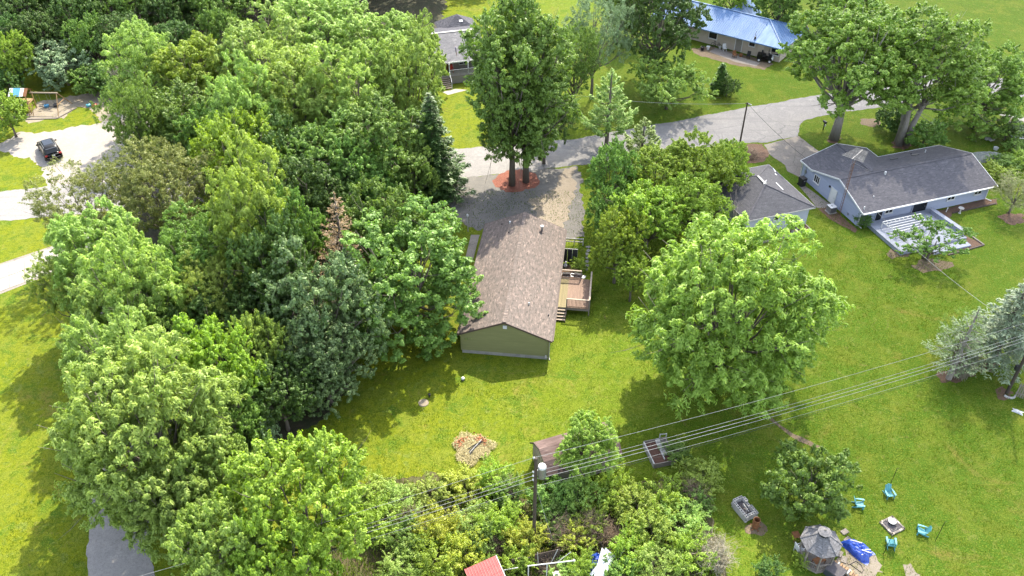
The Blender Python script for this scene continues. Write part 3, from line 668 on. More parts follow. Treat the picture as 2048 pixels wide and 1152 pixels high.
door(bh, (2.2,.5,.08), (1,0), .75, 1.6, M_glass, M_blue)
sd = door(bh, (6.9,.5,.08), (1,0), 1.75, 1.7, M_glass, M_blue)
obj('foundation', MB().box((bL/2,bW/2,.0), (bL-.8,bW-1,.2)), M_found, bh)
PB = ((0,0,be),(bL,0,be),(0,vm,br_)); PF = ((0,bW,be),(bL,bW,be),(0,vm,br_))
pipe(1770,348,PB,.11,.3,M_white,'roof_vent',bh); pipe(1728,418,PB,.06,.3,M_white,'roof_vent',bh); pipe(1747,394,PB,.05,.15,M_white,'roof_pipe',bh); pipe(1850,305,PF,.05,.35,M_white,'roof_pipe',bh); pipe(1822,308,PF,.06,.1,M_black,'roof_pipe',bh)
for px, py in ((1788,318),(1830,310)):
    p = spot(bh, px, py, *PF); obj('ridge_slot_vent', MB().box(p+Vector((0,0,.03)), (.9,.25,.06), rx=-.3), M_black, bh)
p = spot(bh, 1735,417,*PB); obj('dish_bracket', MB().bar(p, p+Vector((.15,-.1,.28)), .04), M_metal, bh)
obj('wall_light', MB().box((.07,5.9,1.75), (.14,.16,.2)), M_black, bh); obj('outlet_box', MB().box((.1,2.2,.5), (.08,.14,.2)), M_metal, bh); obj('meter', MB().tube([(.05,10.3,.2),(.05,10.3,1.9)], .035, 6).box((.06,10.3,1.1), (.12,.25,.35)), M_metal, bh)
def inB(u, v, z=0): c, s = cos(BA), sin(BA); return Vector((BX+c*u-s*v, BY+s*u+c*v, z))

# antenna tower against the left wall
ab = inB(-.25,3.05); ah = hgt(ab, 322)
an = thing('antenna_mast', 'tall rusty lattice antenna mast with a comb shaped aerial at the blue house wall', 'antenna', ab, BA)
mb = MB()
q3 = [(.13,0),(-.065,.11),(-.065,-.11)]
for x, y in q3: mb.tube([(x,y,0),(x,y,ah)], .016, 5)
obj('mast', mb, M_rust, an)
rg = MB(); nz = int(ah/.4)
for k in range(nz):
    for i in range(3): a, b = q3[i], q3[(i+1)%3]; rg.bar((*a,k*.4), (*b,(k+1)*.4), .012)
obj('lattice', rg, M_rust, an)
obj('boom', MB().tube([(0,0,ah-.1),(0,0,ah+.7)], .02, 6).bar((-.7,-.35,ah+.55),(1.5,.9,ah+.55),.05), M_metal, an)
for k in range(11):
    f = k/10; c0 = Vector((-.6+2.0*f, -.3+1.15*f, ah+.57)); l_ = 1.15-.5*f; d_ = Vector((-.5,.87,0))
    obj('element', MB().bar(c0-d_*l_, c0+d_*l_, .022), M_metal, an)
for s in (1,-1): obj('guy_bracket', MB().bar((0,0,ah-.2),(1.6*s if s>0 else -.2,-.9 if s>0 else .2,ah-1.0 if s>0 else ah-.5),.02), M_metal, an)

bn = thing('wheelie_bin', 'black wheeled rubbish bin beside the corner of the blue house', 'bin', inB(-.85,9.35), BA+.1)
obj('body', MB().box((0,0,.5), (.55,.6,.95), tx=1.15, ty=1.18), M_black, bn); obj('lid', MB().box((0,-.03,1.02), (.68,.78,.09), rx=.05, tx=.92, ty=.92), M_black, bn)
for x in (-.26,.26): obj('wheel', MB().tube([(x-.04,.3,.12),(x+.04,.3,.12)], .12, 12), M_tyre, bn)
obj('handle', MB().tube([(-.24,.42,.98),(.24,.42,.98)], .025, 6), M_black, bn); obj('sticker', MB().box((0,-.365,.75), (.14,.006,.1)), M_white, bn)
ac = thing('air_conditioner', 'square grey air conditioner unit outside the blue house white door', 'air conditioner', inB(-.85,3.75), BA)
obj('cabinet', MB().box((0,0,.4), (.75,.75,.7)), M_metal, ac); obj('pad', MB().box((0,0,.03), (.95,.95,.08)), M_conc, ac); obj('top_grille', MB().lathe([(.3,.77),(.3,.75),(.05,.77)], 16), M_black, ac); obj('top_panel', MB().box((0,0,.755), (.8,.8,.02)), M_white, ac)
for k in range(6): obj('louver', MB().box((0,-.38,.15+k*.09), (.68,.02,.03)), M_black, ac)

# the pale blue deck behind it, slatted frame, bench, steps
bd = thing('deck', 'pale blue painted deck behind the blue house with a bench wall and low step', 'deck', (BX,BY,0), BA)
DB = .4
for k in range(40): obj('deck_board', MB().box((5.2+random.Random(k).uniform(-.01,.01), -5.18+.14*k, DB-.02), (8.1,.131,.04)), M_bluedeck, bd)
obj('skirt', MB().box((5.2,-5.24,.18), (8.1,.03,.36)).box((9.24,-2.5,.18), (.03,5.4,.36)).box((1.16,-2.5,.18), (.03,5.4,.36)), M_bluedeck, bd)
for k in range(7): obj('step_board', MB().box((6.7,-6.2+.14*k,.16), (4.6,.131,.04)), M_bluedeck, bd)
obj('step_skirt', MB().box((6.7,-6.25,.07), (4.6,.03,.14)), M_blue, bd)
obj('bench_top', MB().bar((8.85,-.1,.82),(9.3,-4.75,.82),.5,.06), M_bluedeck, bd); obj('bench_wall', MB().bar((8.8,-.1,.6),(9.2,-4.7,.6),.08,.42), M_blue, bd)
for f in (0,.5,1): obj('bench_post', MB().box((8.85+.42*f,-.2-4.4*f,.4), (.1,.1,.8)), M_blue, bd)
sf = thing('slatted_frame', 'low white slatted timber frame standing on the left of the blue deck', 'pergola', inB(0,0), BA)
def lB(px, py, z): p = U(px,py,z); m = Matrix.Translation((BX,BY,0)) @ Matrix.Rotation(BA,4,'Z'); return m.inverted() @ p
A0, A1, A2, A3 = lB(1766,444,1.15), lB(1842,427.5,1.15), lB(1796,464,1.15), lB(1856,449,1.15)
for k in range(6):
    f = k/5; obj('slat', MB().bar(A0.lerp(A2,f), A1.lerp(A3,f), .06, .10), M_white, sf)
obj('side_beam', MB().bar(A0-Vector((0,0,.1)), A2-Vector((0,0,.1)), .05, .1).bar(A1-Vector((0,0,.1)), A3-Vector((0,0,.1)), .05, .1), M_white, sf)
for p in (A0,A1,A2,A3): obj('post', MB().bar((p.x,p.y,.02), p, .08), M_white, sf)
for k in range(9):
    p = A0.lerp(A1,(k+.5)/9); obj('spacer', MB().bar(p+Vector((0,-.05,.06)), p.lerp(A2.lerp(A3,(k+.5)/9), .2)+Vector((0,0,.06)), .04), M_white, sf)
tb = thing('edging_timbers', 'brown landscape timbers edging the mulch corner beyond the blue deck steps', 'edging', inB(0,0), BA)
e1, e2, e3 = lB(1934,466,.05), lB(1968,490,.05), lB(1896,510,.05)
obj('timber', MB().bar(e1,e2,.14,.14), M_oldwood, tb); obj('timber', MB().bar(e2,e3,.14,.14), M_brown, tb); obj('timber', MB().bar(lB(1905,426,.05), lB(1992,407,.05),.12,.12), M_brown, tb)
fp = U(1919,426)
t = thing('bird_bath', 'small white bird bath on the brown mulch behind the blue house', 'bird bath', fp); obj('pedestal', MB().lathe([(.16,0),(.07,.08),(.06,.5),(.12,.56)], 12), M_offw, t); obj('bowl', MB().lathe([(.1,.54),(.3,.62),(.3,.66),(.22,.62),(0,.6)], 16), M_offw, t)
t = thing('garden_stake', 'short white stake in the brown mulch near the bench wall', 'stake', U(1892,424)); obj('stake', MB().tube([(0,0,0),(.04,.02,.5)], .05, 6), M_white, t); obj('tag_plate', MB().box((.04,0,.52), (.14,.02,.1)), M_white, t)

# ------------------------------------------------------------------ hip roofed garage
gg = thing('garage', 'pale blue garage with a grey hip roof beside the blue house', 'garage', (BX,BY,0), BA)
u0, u1, v0, v1, ez, rz_ = -12.53, -4.34, 2.2, 11.3, 2.3, 3.9; a_, b_ = (-8.55,5.6,rz_), (-8.48,7.3,rz_)
roof_plane(gg, 'roof_slope', [(u0,v0,ez),(u1,v0,ez),a_], M_shg_gar); roof_plane(gg, 'roof_slope', [(u1,v0,ez),(u1,v1,ez),b_,a_], M_shg_gar)
roof_plane(gg, 'roof_slope', [(u1,v1,ez),(u0,v1,ez),b_], M_shg_gar); roof_plane(gg, 'roof_slope', [(u0,v1,ez),(u0,v0,ez),a_,b_], M_shg_gar)
hp = MB()
for q in ((u0,v0,ez),(u1,v0,ez)): hp.bar(Vector(q)+Vector((0,0,.01)), Vector(a_)+Vector((0,0,.02)), .2, .03)
for q in ((u0,v1,ez),(u1,v1,ez)): hp.bar(Vector(q)+Vector((0,0,.01)), Vector(b_)+Vector((0,0,.02)), .2, .03)
obj('hip_cap', hp, M_shg_grey, gg); obj('ridge_vent', MB().bar(Vector(a_)+Vector((0,0,.05)), Vector(b_)+Vector((0,0,.05)), .25, .06), M_offw, gg)
lap_wall(gg, 'side_wall', M_garw, (u0+.4,v0+.4), (u1-.4,v0+.4), .05, ez+.05, None, .2); lap_wall(gg, 'side_wall', M_garw, (u1-.4,v0+.45), (u1-.4,v1-.4), .05, ez+.05, None, .2)
lap_wall(gg, 'side_wall', M_garw, (u1-.45,v1-.4), (u0+.4,v1-.4), .05, ez+.05, None, .2); lap_wall(gg, 'side_wall', M_garw, (u0+.4,v1-.45), (u0+.4,v0+.45), .05, ez+.05, None, .2)
gf = MB()
for a, b in (((u0,v0),(u1,v0)),((u1,v0),(u1,v1)),((u1,v1),(u0,v1)),((u0,v1),(u0,v0))): gf.bar((*a,ez-.07), (*b,ez-.07), .06, .14)
obj('fascia', gf, M_offw, gg); obj('foundation', MB().box(((u0+u1)/2,(v0+v1)/2,.02), (7.3,8.2,.16)), M_found, gg)
window(gg, (-8.95,v0+.4,1.35), (1,0), .6, .5, 0)
PGR = ((u1,v0,ez),(u1,v1,ez),b_)
for px, py, px2, py2 in ((1552,366,1566,380),(1546,337,1551,345),(1550,348,1553,351)):
    obj('roof_batten', MB().bar(spot(gg,px,py,*PGR)+Vector((0,0,.04)), spot(gg,px2,py2,*PGR)+Vector((0,0,.04)), .1, .05), M_white, gg)
obj('roof_vane', MB().tube([a_, Vector(a_)+Vector((0,0,.5))], .03, 6).bar(Vector(a_)+Vector((-.5,-.3,.3)), Vector(a_)+Vector((.1,.1,.45)), .05), M_white, gg)
gbd = thing('garden_bed', 'long timber edged bed of stones and bark under the garage wall', 'garden bed', (BX,BY,0), BA)
obj('bed_soil', MB().box((-8.2,1.7,.06), (6.4,1.2,.12)), M_bmulch, gbd); obj('timber', MB().bar((-11.4,1.05,.1),(-4.7,1.05,.1),.14,.2), M_oldwood, gbd); obj('timber', MB().bar((-4.95,1.0,.1),(-4.95,2.4,.1),.14,.2), M_oldwood, gbd)
rr = random.Random(8)
for k in range(26): obj('stone', MB().lathe([(.02,.0),(.16,.04),(.15,.14),(.03,.2)], 7), M_stone if k%3 else M_log, gbd, (-11+k*.235,1.35+rr.uniform(0,.75),.1), (rr.uniform(-.4,.4),rr.uniform(-.4,.4),rr.uniform(0,6)))

# ------------------------------------------------------------------ garden shed
sA = .3577
sh = thing('shed', 'tan shed with a rusty red barn shaped roof behind a young tree', 'shed', (2.14,42.19,0), sA)
sL = 5.95
for y0_, z0_, y1_, z1_ in ((-1.72,1.72,-.95,2.5),(-.95,2.5,0,2.86)):
    roof_plane(sh, 'roof_slope', [(-.15,y0_,z0_),(sL,y0_,z0_),(sL,y1_,z1_),(-.15,y1_,z1_)], M_shg_shed, .05); roof_plane(sh, 'roof_slope', [(sL,-y0_,z0_),(-.15,-y0_,z0_),(-.15,-y1_,z1_),(sL,-y1_,z1_)], M_shg_shed, .05)
for x in (0, sL-.25):
    gw = obj('gable_wall', MB().ext([(x,-1.55,0),(x,-1.55,1.85),(x,-.93,2.45),(x,0,2.78),(x,.93,2.45),(x,1.55,1.85),(x,1.55,0)], (.08,0,0)), M_tan2, sh)
    for k in range(6): obj('batten', MB().box((x-.015 if x==0 else x+.09,-1.3+k*.52,.95), (.03,.06,1.9)), M_tan2, gw)
for y in (-1.5,1.5): obj('side_wall', MB().box((sL/2-.1,y,.92), (sL-.35,.08,1.8)), M_tan2, sh)
obj('roof_edge', MB().bar((-.17,1.72,1.74),(-.17,.95,2.52),.05,.12).bar((-.17,.95,2.52),(-.17,0,2.88),.05,.12).bar((-.17,0,2.88),(-.17,-.95,2.52),.05,.12).bar((-.17,-.95,2.52),(-.17,-1.72,1.74),.05,.12), M_brown, sh)
dr = obj('door', MB().box((sL-.12,0,.9), (.06,1.4,1.75)), M_brown, sh); obj('handle', MB().box((sL-.06,.4,.9), (.05,.05,.2)), M_metal, dr)

# ------------------------------------------------------------------ houses across the road
MA = atan2(-7.66, 10.45); A = U(1399,56,2.4); Bp = U(1567,99,2.4)
o2 = Bp - Vector((cos(MA),sin(MA),0))*21; mh = thing('house', 'low tan house with a ribbed blue metal roof across the road', 'house', (o2.x,o2.y,0), MA)
L2, W2, e2, r2 = 21.0, 9.3, 2.4, 4.2; v2 = W2/2; h2 = L2-4.4
roof_plane(mh, 'roof_slope', [(0,0,e2),(L2,0,e2),(h2,v2,r2),(0,v2,r2)], M_bluemetal, .06); roof_plane(mh, 'roof_slope', [(L2,W2,e2),(0,W2,e2),(0,v2,r2),(h2,v2,r2)], M_bluemetal, .06)
roof_plane(mh, 'roof_slope', [(L2,0,e2),(L2,W2,e2),(h2,v2,r2)], M_bluemetal, .06)
roof_plane(mh, 'cross_roof_slope', [(8.2,W2+1.6,e2+.1),(8.2,v2+.2,e2+.1),(10.6,v2+.2,r2+.02),(10.6,W2+1.6,r2+.02)], M_bluemetal, .06); roof_plane(mh, 'cross_roof_slope', [(13,v2+.2,e2+.1),(13,W2+1.6,e2+.1),(10.6,W2+1.6,r2+.02),(10.6,v2+.2,r2+.02)], M_bluemetal, .06)
rib = MB().box((0,0,0), (.05,hypot(v2,r2-e2)-.1,.05)).mesh('roof_rib', M_bluemetal)
al = atan2(r2-e2, v2)
for k in range(54):
    x = .2+k*.31
    if x < h2: obj('roof_rib', rib, None, mh, (x, v2/2, (e2+r2)/2+.03), (al,0,0))
    else:
        f = (L2-x)/(L2-h2); obj('roof_rib', MB().bar((x,0,e2+.03),(x,v2*f,e2+(r2-e2)*f+.03),.05,.05), M_bluemetal, mh)
for k in range(1,29):
    y = k*W2/30; f = 1-abs(y-v2)/v2; obj('roof_rib', MB().bar((L2,y,e2+.03),(L2-(L2-h2)*f,y,e2+(r2-e2)*f+.03),.05,.05), M_bluemetal, mh)
hp = MB().bar((L2,0,e2+.04),(h2,v2,r2+.06),.2,.05).bar((L2,W2,e2+.04),(h2,v2,r2+.06),.2,.05).bar((0,v2,r2+.05),(h2,v2,r2+.05),.25,.05); obj('ridge_cap', hp, M_bluemetal, mh)
obj('fascia', MB().bar((0,-.03,e2-.08),(L2,-.03,e2-.08),.06,.16).bar((L2+.03,0,e2-.08),(L2+.03,W2,e2-.08),.06,.16), M_bluemetal, mh)
obj('front_wall', MB().box((L2/2-.3,1.0,1.15), (L2-.9,.15,2.35)), M_tan, mh); obj('end_wall', MB().box((L2-.65,W2/2,1.15), (.15,W2-1.8,2.35)), M_tan, mh); obj('rear_wall', MB().box((L2/2,W2-.9,1.15), (L2-1,.15,2.35)), M_tan, mh)
window(mh, (9.3,.92,.95), (1,0), 1.3, 1.0, 0); window(mh, (15.6,.92,1.3), (1,0), .9, .6, 0); window(mh, (19.0,.92,.9), (1,0), 1.2, 1.1, 0)
door(mh, (13.6,.92,.1), (1,0), .95, 2.0, M_greywall, M_white); door(mh, (17.0,.92,.1), (1,0), .9, 1.9, M_tan, M_tan)
PM = ((0,0,e2),(L2,0,e2),(0,v2,r2)); pipe(1510,78,PM,.14,.35,M_black,'roof_vent',mh); pipe(1511,72,PM,.03,.7,M_black,'roof_pipe',mh)
def inM(u, v, z=0): c, s = cos(MA), sin(MA); return Vector((o2.x+c*u-s*v, o2.y+s*u+c*v, z))
def chair_simple(name, label, p, rz, m, group=None):
    t = thing(name, label, 'chair', p, rz, group)
    obj('seat', MB().box((0,0,.42), (.5,.5,.05)), m, t); obj('backrest', MB().box((0,.25,.72), (.5,.05,.55), rx=-.15), m, t)
    for x in (-.21,.21):
        for y in (-.21,.21): obj('leg', MB().bar((x,y,0),(x,y,.42),.045), m, t)
        obj('armrest', MB().box((x*1.15,0,.62), (.05,.5,.04)), m, t)
    return t
chair_simple('patio_chair', 'red chair on the patio of the blue roofed house', inM(14.6,-1.3), .3, M_rust)
chair_simple('patio_chair', 'white chair against the tan wall under the blue roof', inM(12.4,.0), .2, M_white)
chair_simple('patio_chair', 'black chair near the doors under the blue roof', inM(16.3,-.4), -.4, M_black)
def pot(label, p, r, h, m, nm='plant_pot', cat='pot', group=None):
    o = obj(nm, MB().lathe([(r*.75,0),(r,h),(r*1.08,h),(r*1.08,h+.03),(r*.9,h+.02),(r*.85,h*.85),(0,h*.85)], 12), m, None, p); return tag(o, label, cat, group)
pot('white bucket on the patio at the left of the blue roofed house', inM(10.3,-1.1), .26, .5, M_white, 'bucket', 'bucket'); pot('dark bucket beside the white bucket by the tan wall', inM(9.7,-1.7), .28, .5, M_black, 'bucket', 'bucket')
pot('brown planter beside the red chair by the tan wall', inM(15.2,-.5), .25, .4, M_rust); pot('white planter beneath the tan wall window', inM(11.6,.2), .22, .35, M_offw)
bk = thing('bicycle', 'black bicycle leaning against the tan wall below the blue roof', 'bicycle', inM(10.9,.35), MA+.05)
for x in (-.5,.5):
    wv = obj('wheel', MB().tube([(x+.32*cos(2*pi*k/14),0,.34+.32*sin(2*pi*k/14)) for k in range(15)], .03, 5), M_tyre, bk)
obj('frame', MB().tube([(-.5,0,.34),(-.1,0,.34),(.35,.0,.8),(-.25,0,.78),(-.1,0,.34)], .025, 5).tube([(.5,0,.34),(.33,0,.95)], .022, 5).tube([(-.5,0,.34),(-.25,0,.78)], .02, 5), M_blackm, bk); obj('saddle', MB().box((-.28,0,.88), (.24,.12,.05)), M_black, bk); obj('handlebar', MB().tube([(.33,-.25,.97),(.33,.25,.97)], .018, 5), M_metal, bk)

gc = thing('utility_cart', 'black golf cart with a white front end parked by the tan house', 'golf cart', U(1529,122), MA+.25)
obj('body', MB().prism([(-1.1,-.55),(1.0,-.5),(1.0,.5),(-1.1,.55)], .35, .62).box((-.75,0,.82), (.8,1.1,.45), tx=.9,ty=.9).box((.65,0,.75), (.6,.95,.4), tx=.6,ty=.85), M_carpaint, gc)
obj('front_cowl', MB().box((1.02,0,.66), (.28,.95,.34), tx=.6, ty=.85), M_white, gc); obj('seat', MB().box((-.25,0,.85), (.5,1.0,.14)), M_black, gc); obj('seat_back', MB().box((-.52,0,1.15), (.12,1.0,.5), ry=-.15), M_black, gc)
for x in (-.75,.75):
    for y in (-.56,.56):
        wv = obj('wheel', MB().tube([(x,y-.11,.27),(x,y+.11,.27)], .27, 14), M_tyre, gc); obj('rim', MB().tube([(x,y-.125,.27),(x,y+.125,.27)], .15, 12), M_white, wv)
for y in (-.45,.45): obj('post', MB().tube([(.55,y,.9),(.3,y,1.75)], .025, 6), M_blackm, gc)
obj('steering_wheel', MB().tube([(.35+.05*cos(a),.2+.17*cos(a),1.05+.15*sin(a)) for a in [2*pi*k/10 for k in range(11)]], .02, 5), M_black, gc); obj('windscreen', MB().box((.45,0,1.3), (.02,.9,.75), ry=-.28), M_glass, gc)

# grey house with a porch, left of the tall twin trunked tree
PA = .27; po = U(885,126,2.9); ph = thing('house', 'grey roofed house with a front porch and steps behind the big trees', 'house', (po.x,po.y,0), PA)
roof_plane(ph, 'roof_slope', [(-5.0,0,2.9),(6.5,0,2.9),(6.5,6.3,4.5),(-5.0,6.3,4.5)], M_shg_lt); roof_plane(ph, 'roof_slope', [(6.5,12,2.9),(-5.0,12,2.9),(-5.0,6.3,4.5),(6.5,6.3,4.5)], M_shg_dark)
obj('eave_trim', MB().bar((-5,-.04,2.82),(6.5,-.04,2.82),.05,.18), M_white, ph); obj('ridge_cap', MB().bar((-5,6.3,4.52),(6.5,6.3,4.52),.35,.04), M_offw, ph)
lap_wall(ph, 'front_wall', M_greywall, (-4.6,1.6), (6.1,1.6), .9, 3.1); lap_wall(ph, 'end_wall', M_greywall, (-4.6,11.5), (-4.6,1.7), .4, 2.9, (.5,4.3)); lap_wall(ph, 'end_wall', M_greywall, (6.1,1.7), (6.1,11.5), .4, 2.9, (.5,4.3))
obj('rear_wall', MB().box((.75,11.5,1.6), (10.6,.12,2.6)), M_greywall, ph)
obj('porch_floor', MB().box((2.6,.5,1.08), (7.2,2.4,.12)), M_oldwood, ph); obj('porch_skirt', MB().box((3.6,-.66,.55), (5.2,.06,.95)), M_greywall, ph); obj('porch_end_skirt', MB().box((-.95,.5,.55), (.06,2.3,.95)), M_brown, ph)
window(ph, (-.4,1.6,1.7), (1,0), .9, .9, 0); door(ph, (.75,1.6,1.15), (1,0), .9, 1.9, M_rust, M_white); window(ph, (2.6,1.6,1.7), (1,0), 1.2, 1.0, 1)
for k in range(6): obj('stair_tread', MB().box((.05,-.75-.24*k,1.0-.17*k), (1.3,.28,.05)), M_lumber, ph); obj('stair_riser', MB().box((.05,-.63-.24*k,.93-.17*k), (1.26,.03,.15)), M_brown, ph)
for x in (-.65,.75): obj('stair_rail', MB().bar((x,-.7,1.9),(x,-2.0,.95),.06,.06).bar((x,-2.0,0),(x,-2.0,1.0),.07).bar((x,-.7,1.1),(x,-.7,2.0),.07), M_white, ph)
obj('top_rail', MB().bar((.8,-.62,2.0),(6.2,-.62,2.0),.1,.05), M_offw, ph)
for k in range(34): obj('baluster', MB().bar((.9+k*.155,-.62,1.1),(.9+k*.155,-.62,1.99),.04), M_offw, ph)
for x in (-.9,.8,3.4,6.1): obj('porch_post', MB().box((x,-.5,2.0), (.12,.12,1.75)), M_white, ph)
flg = thing('flag', 'striped red and white flag with a blue corner hanging from the porch', 'flag', po+Vector((1.75,-.35,0)), PA)
obj('pole', MB().tube([(0,-.25,1.9),(0,-.95,2.75)], .025, 6), M_white, flg)
for k in range(7):
    obj('stripe', MB().ext([(-.02+.02*sin(k),-.9+.09*k,2.66-.0*k),(-.02,-.81+.09*k,2.66),(.06,-.81+.09*k-.05,1.5),(.06+.02*sin(k),-.9+.09*k-.05,1.5)], (.012,0,0)), M_red if k%2==0 else M_white, flg)
obj('canton', MB().ext([(-.05,-.9,2.66),(-.05,-.55,2.66),(-.01,-.57,2.1),(-.01,-.92,2.1)], (-.012,0,0)), M_tarp, flg)
chair_simple('porch_chair', 'red chair on the porch beside the house door', (po.x+1.1,po.y+.9,1.14), PA, M_red)
dpk = U(913,28,4.5); dh = thing('outbuilding', 'dark hip roofed outbuilding at the edge of the wood behind the porch house', 'garage', (dpk.x,dpk.y,0), PA)
for k in range(4):
    cs = [(-2.9,-2.6,2.6),(2.9,-2.6,2.6),(2.9,2.6,2.6),(-2.9,2.6,2.6)]; roof_plane(dh, 'roof_slope', [cs[k],cs[(k+1)%4],(0,0,4.5)], M_shg_dark)
obj('wall', MB().box((0,0,1.3), (5.2,4.6,2.6)), M_tan2, dh); obj('skylight', MB().box((.4,-1.0,3.82), (.5,.35,.06), rx=.63), M_white, dh); door(dh, (-.6,-2.3,.05), (1,0), 1.2, 2.0, M_brown)
for q, lab in ((U(832,70),'pale plank pile on the leaf litter at the wood edge'),):
    t = thing('plank_pile', lab, 'planks', q, .2)
    for k in range(6): obj('plank', MB().box((0,-.4+k*.16,.1+.05*(k%3)), (2.6,.14,.05), rz=.05*(k%3)), M_lumber, t)

# ------------------------------------------------------------------ vehicle on the gravel lot
cp = (U(90,318,.3)+U(126,312,.3)+U(75,287,.8)+U(105,278,.8))/4
ca = atan2(*( (U(90,283,.8)-U(108,315,.3)).yx )) - pi/2
cr = thing('parked_car', 'black sport utility car parked on the pale gravel lot', 'car', (cp.x,cp.y,0), ca)
# local +y is the front
def loft(secs, cap=True):
    "secs: (y, [(x,z)...] right half from bottom to top)"
    mb = MB(); n = len(secs[0][1])*2
    for y, h in secs: mb.v += [(x,y,z) for x, z in h]+[(-x,y,z) for x, z in reversed(h)]
    for i in range(len(secs)-1):
        for k in range(n): k2 = (k+1)%n; mb.f.append((i*n+k, i*n+k2, (i+1)*n+k2, (i+1)*n+k))
    mb.f.append(tuple(range(n))); mb.f.append(tuple((len(secs)-1)*n+k for k in reversed(range(n)))); return mb
lo = lambda w_, zt, zb=.28: [(w_*.86,zb),(w_*.98,zb+.15),(w_,zt*.7),(w_*.97,zt*.93),(w_*.86,zt)]
bodyl = loft([(-2.36,lo(.80,.88,.4)),(-2.3,lo(.92,.98,.34)),(-1.7,lo(.98,1.04)),(0,lo(.99,1.02)),(1.0,lo(.98,1.02)),(1.3,lo(.97,1.0)),(2.0,lo(.93,.90)),(2.3,lo(.84,.76,.36)),(2.38,lo(.7,.6,.42))])
obj('body', bodyl, M_carpaint, cr, smooth=True)
cab = lambda w0, z0, w1, z1: [(w0,z0),(w0*.97,z0+(z1-z0)*.35),(w1*1.03,z1-.1),(w1*.93,z1-.02),(w1*.6,z1+.02)]
obj('cabin', loft([(-2.22,cab(.86,.95,.72,1.05)),(-1.95,cab(.88,.97,.72,1.58)),(-1.2,cab(.90,.98,.75,1.68)),(0,cab(.90,.98,.75,1.69)),(.55,cab(.89,.98,.72,1.58)),(1.25,cab(.84,.96,.70,1.02))]), M_carpaint, cr, smooth=True)
obj('rear_window', MB().ext([(-.66,-2.2,1.1),(.66,-2.2,1.1),(.62,-1.99,1.52),(-.62,-1.99,1.52)], (0,-.02,.01)), M_glass, cr); obj('windscreen', MB().ext([(.72,1.2,1.08),(-.72,1.2,1.08),(-.66,.62,1.54),(.66,.62,1.54)], (0,.02,.02)), M_glass, cr)
for s in (-1,1):
    for y0, y1 in ((-1.75,-.95),(-.88,.05),(.12,.85)): obj('side_window', MB().ext([(s*.9,y0,1.06),(s*.9,y1,1.06),(s*.795,min(y1,.6),1.52),(s*.795,y0,1.52)], (s*.012,0,0)), M_glass, cr)
    obj('roof_rail', MB().tube([(s*.68,-1.75,1.66),(s*.68,-1.6,1.745),(s*.68,.2,1.755),(s*.68,.38,1.69)], .022, 6), M_metal, cr)
    tl = obj('tail_light', MB().box((s*.78,-2.3,.92), (.3,.12,.16)), M_red, cr); obj('headlight', MB().box((s*.68,2.24,.68), (.3,.12,.13)), M_glass, cr)
    mr = obj('mirror', MB().box((s*1.06,.85,1.08), (.2,.12,.15)), M_carpaint, cr)
    for y in (-1.4,1.42):
        wv = obj('wheel', MB().tube([(s*.8,y,.36),(s*.99,y,.36)], .36, 18), M_tyre, cr); obj('rim', MB().tube([(s*.9,y,.36),(s*1.005,y,.36)], .23, 14), M_rim, wv)
    obj('door_seam', MB().box((s*.985,-.4,.72), (.012,.02,.5)), M_tyre, cr)
obj('sunroof', MB().box((0,-.35,1.705), (1.0,1.5,.03)), M_glass, cr); obj('bumper', MB().box((0,-2.36,.55), (1.6,.1,.2)), M_carpaint, cr); obj('bumper_trim', MB().box((0,-2.42,.62), (1.3,.03,.035)), M_metal, cr)
obj('number_plate', MB().box((0,-2.375,.83), (.32,.02,.16)), M_white, cr); obj('spoiler', MB().box((0,-2.02,1.6), (1.2,.24,.04)), M_carpaint, cr); obj('badge', MB().box((0,-2.36,.96), (.1,.02,.06)), M_metal, cr)

# ------------------------------------------------------------------ play set
ps = thing('play_set', 'wooden play set with a blue striped canopy, slide and swing beam', 'play set', (-62.6,101.2,0), .0)
for x in (-.9,.9):
    for y in (-.8,.8): obj('post', MB().bar((x,y,0),(x,y,2.6),.1), M_playwood, ps)
for k in range(11): obj('floor_board', MB().box((0,-.8+k*.16,1.3), (1.9,.14,.04)), M_playwood, ps)
for k in range(5): obj('canopy_stripe', MB().ext([(-1.15+.46*k,-1.0,2.5),(-.69+.46*k,-1.0,2.5),(-.69+.46*k,0,3.15),(-1.15+.46*k,0,3.15)], (0,0,.02)), (M_white,M_skyblue,M_skyblue,M_white,M_rust)[k], ps); obj('canopy_stripe', MB().ext([(-1.15+.46*k,1.0,2.5),(-.69+.46*k,1.0,2.5),(-.69+.46*k,0,3.15),(-1.15+.46*k,0,3.15)], (0,0,.02)), (M_white,M_skyblue,M_skyblue,M_white,M_rust)[k], ps)
for k in range(9): obj('wall_board', MB().box((-.9+.22*k,-.84,1.7), (.12,.03,.75)), M_playwood, ps)
obj('slide', MB().ext([(-.45,-.9,1.32),(.25,-.9,1.32),(.25,-2.9,.12),(-.45,-2.9,.12)], (0,0,.06)).bar((-.47,-.9,1.4),(-.47,-2.9,.2),.06,.22).bar((.27,-.9,1.4),(.27,-2.9,.2),.06,.22), M_yellow, ps)
obj('ladder_rail', MB().bar((.95,-1.5,0),(.95,-.85,1.4),.07).bar((1.45,-1.5,0),(1.45,-.85,1.4),.07), M_playwood, ps)
for k in range(5): f = (k+.6)/5.2; obj('rung', MB().bar((.95,-1.5+.65*f,1.4*f),(1.45,-1.5+.65*f,1.4*f),.05), M_playwood, ps)
obj('swing_beam', MB().bar((.9,.3,2.4),(4.6,.2,2.4),.1,.16), M_lumber, ps)
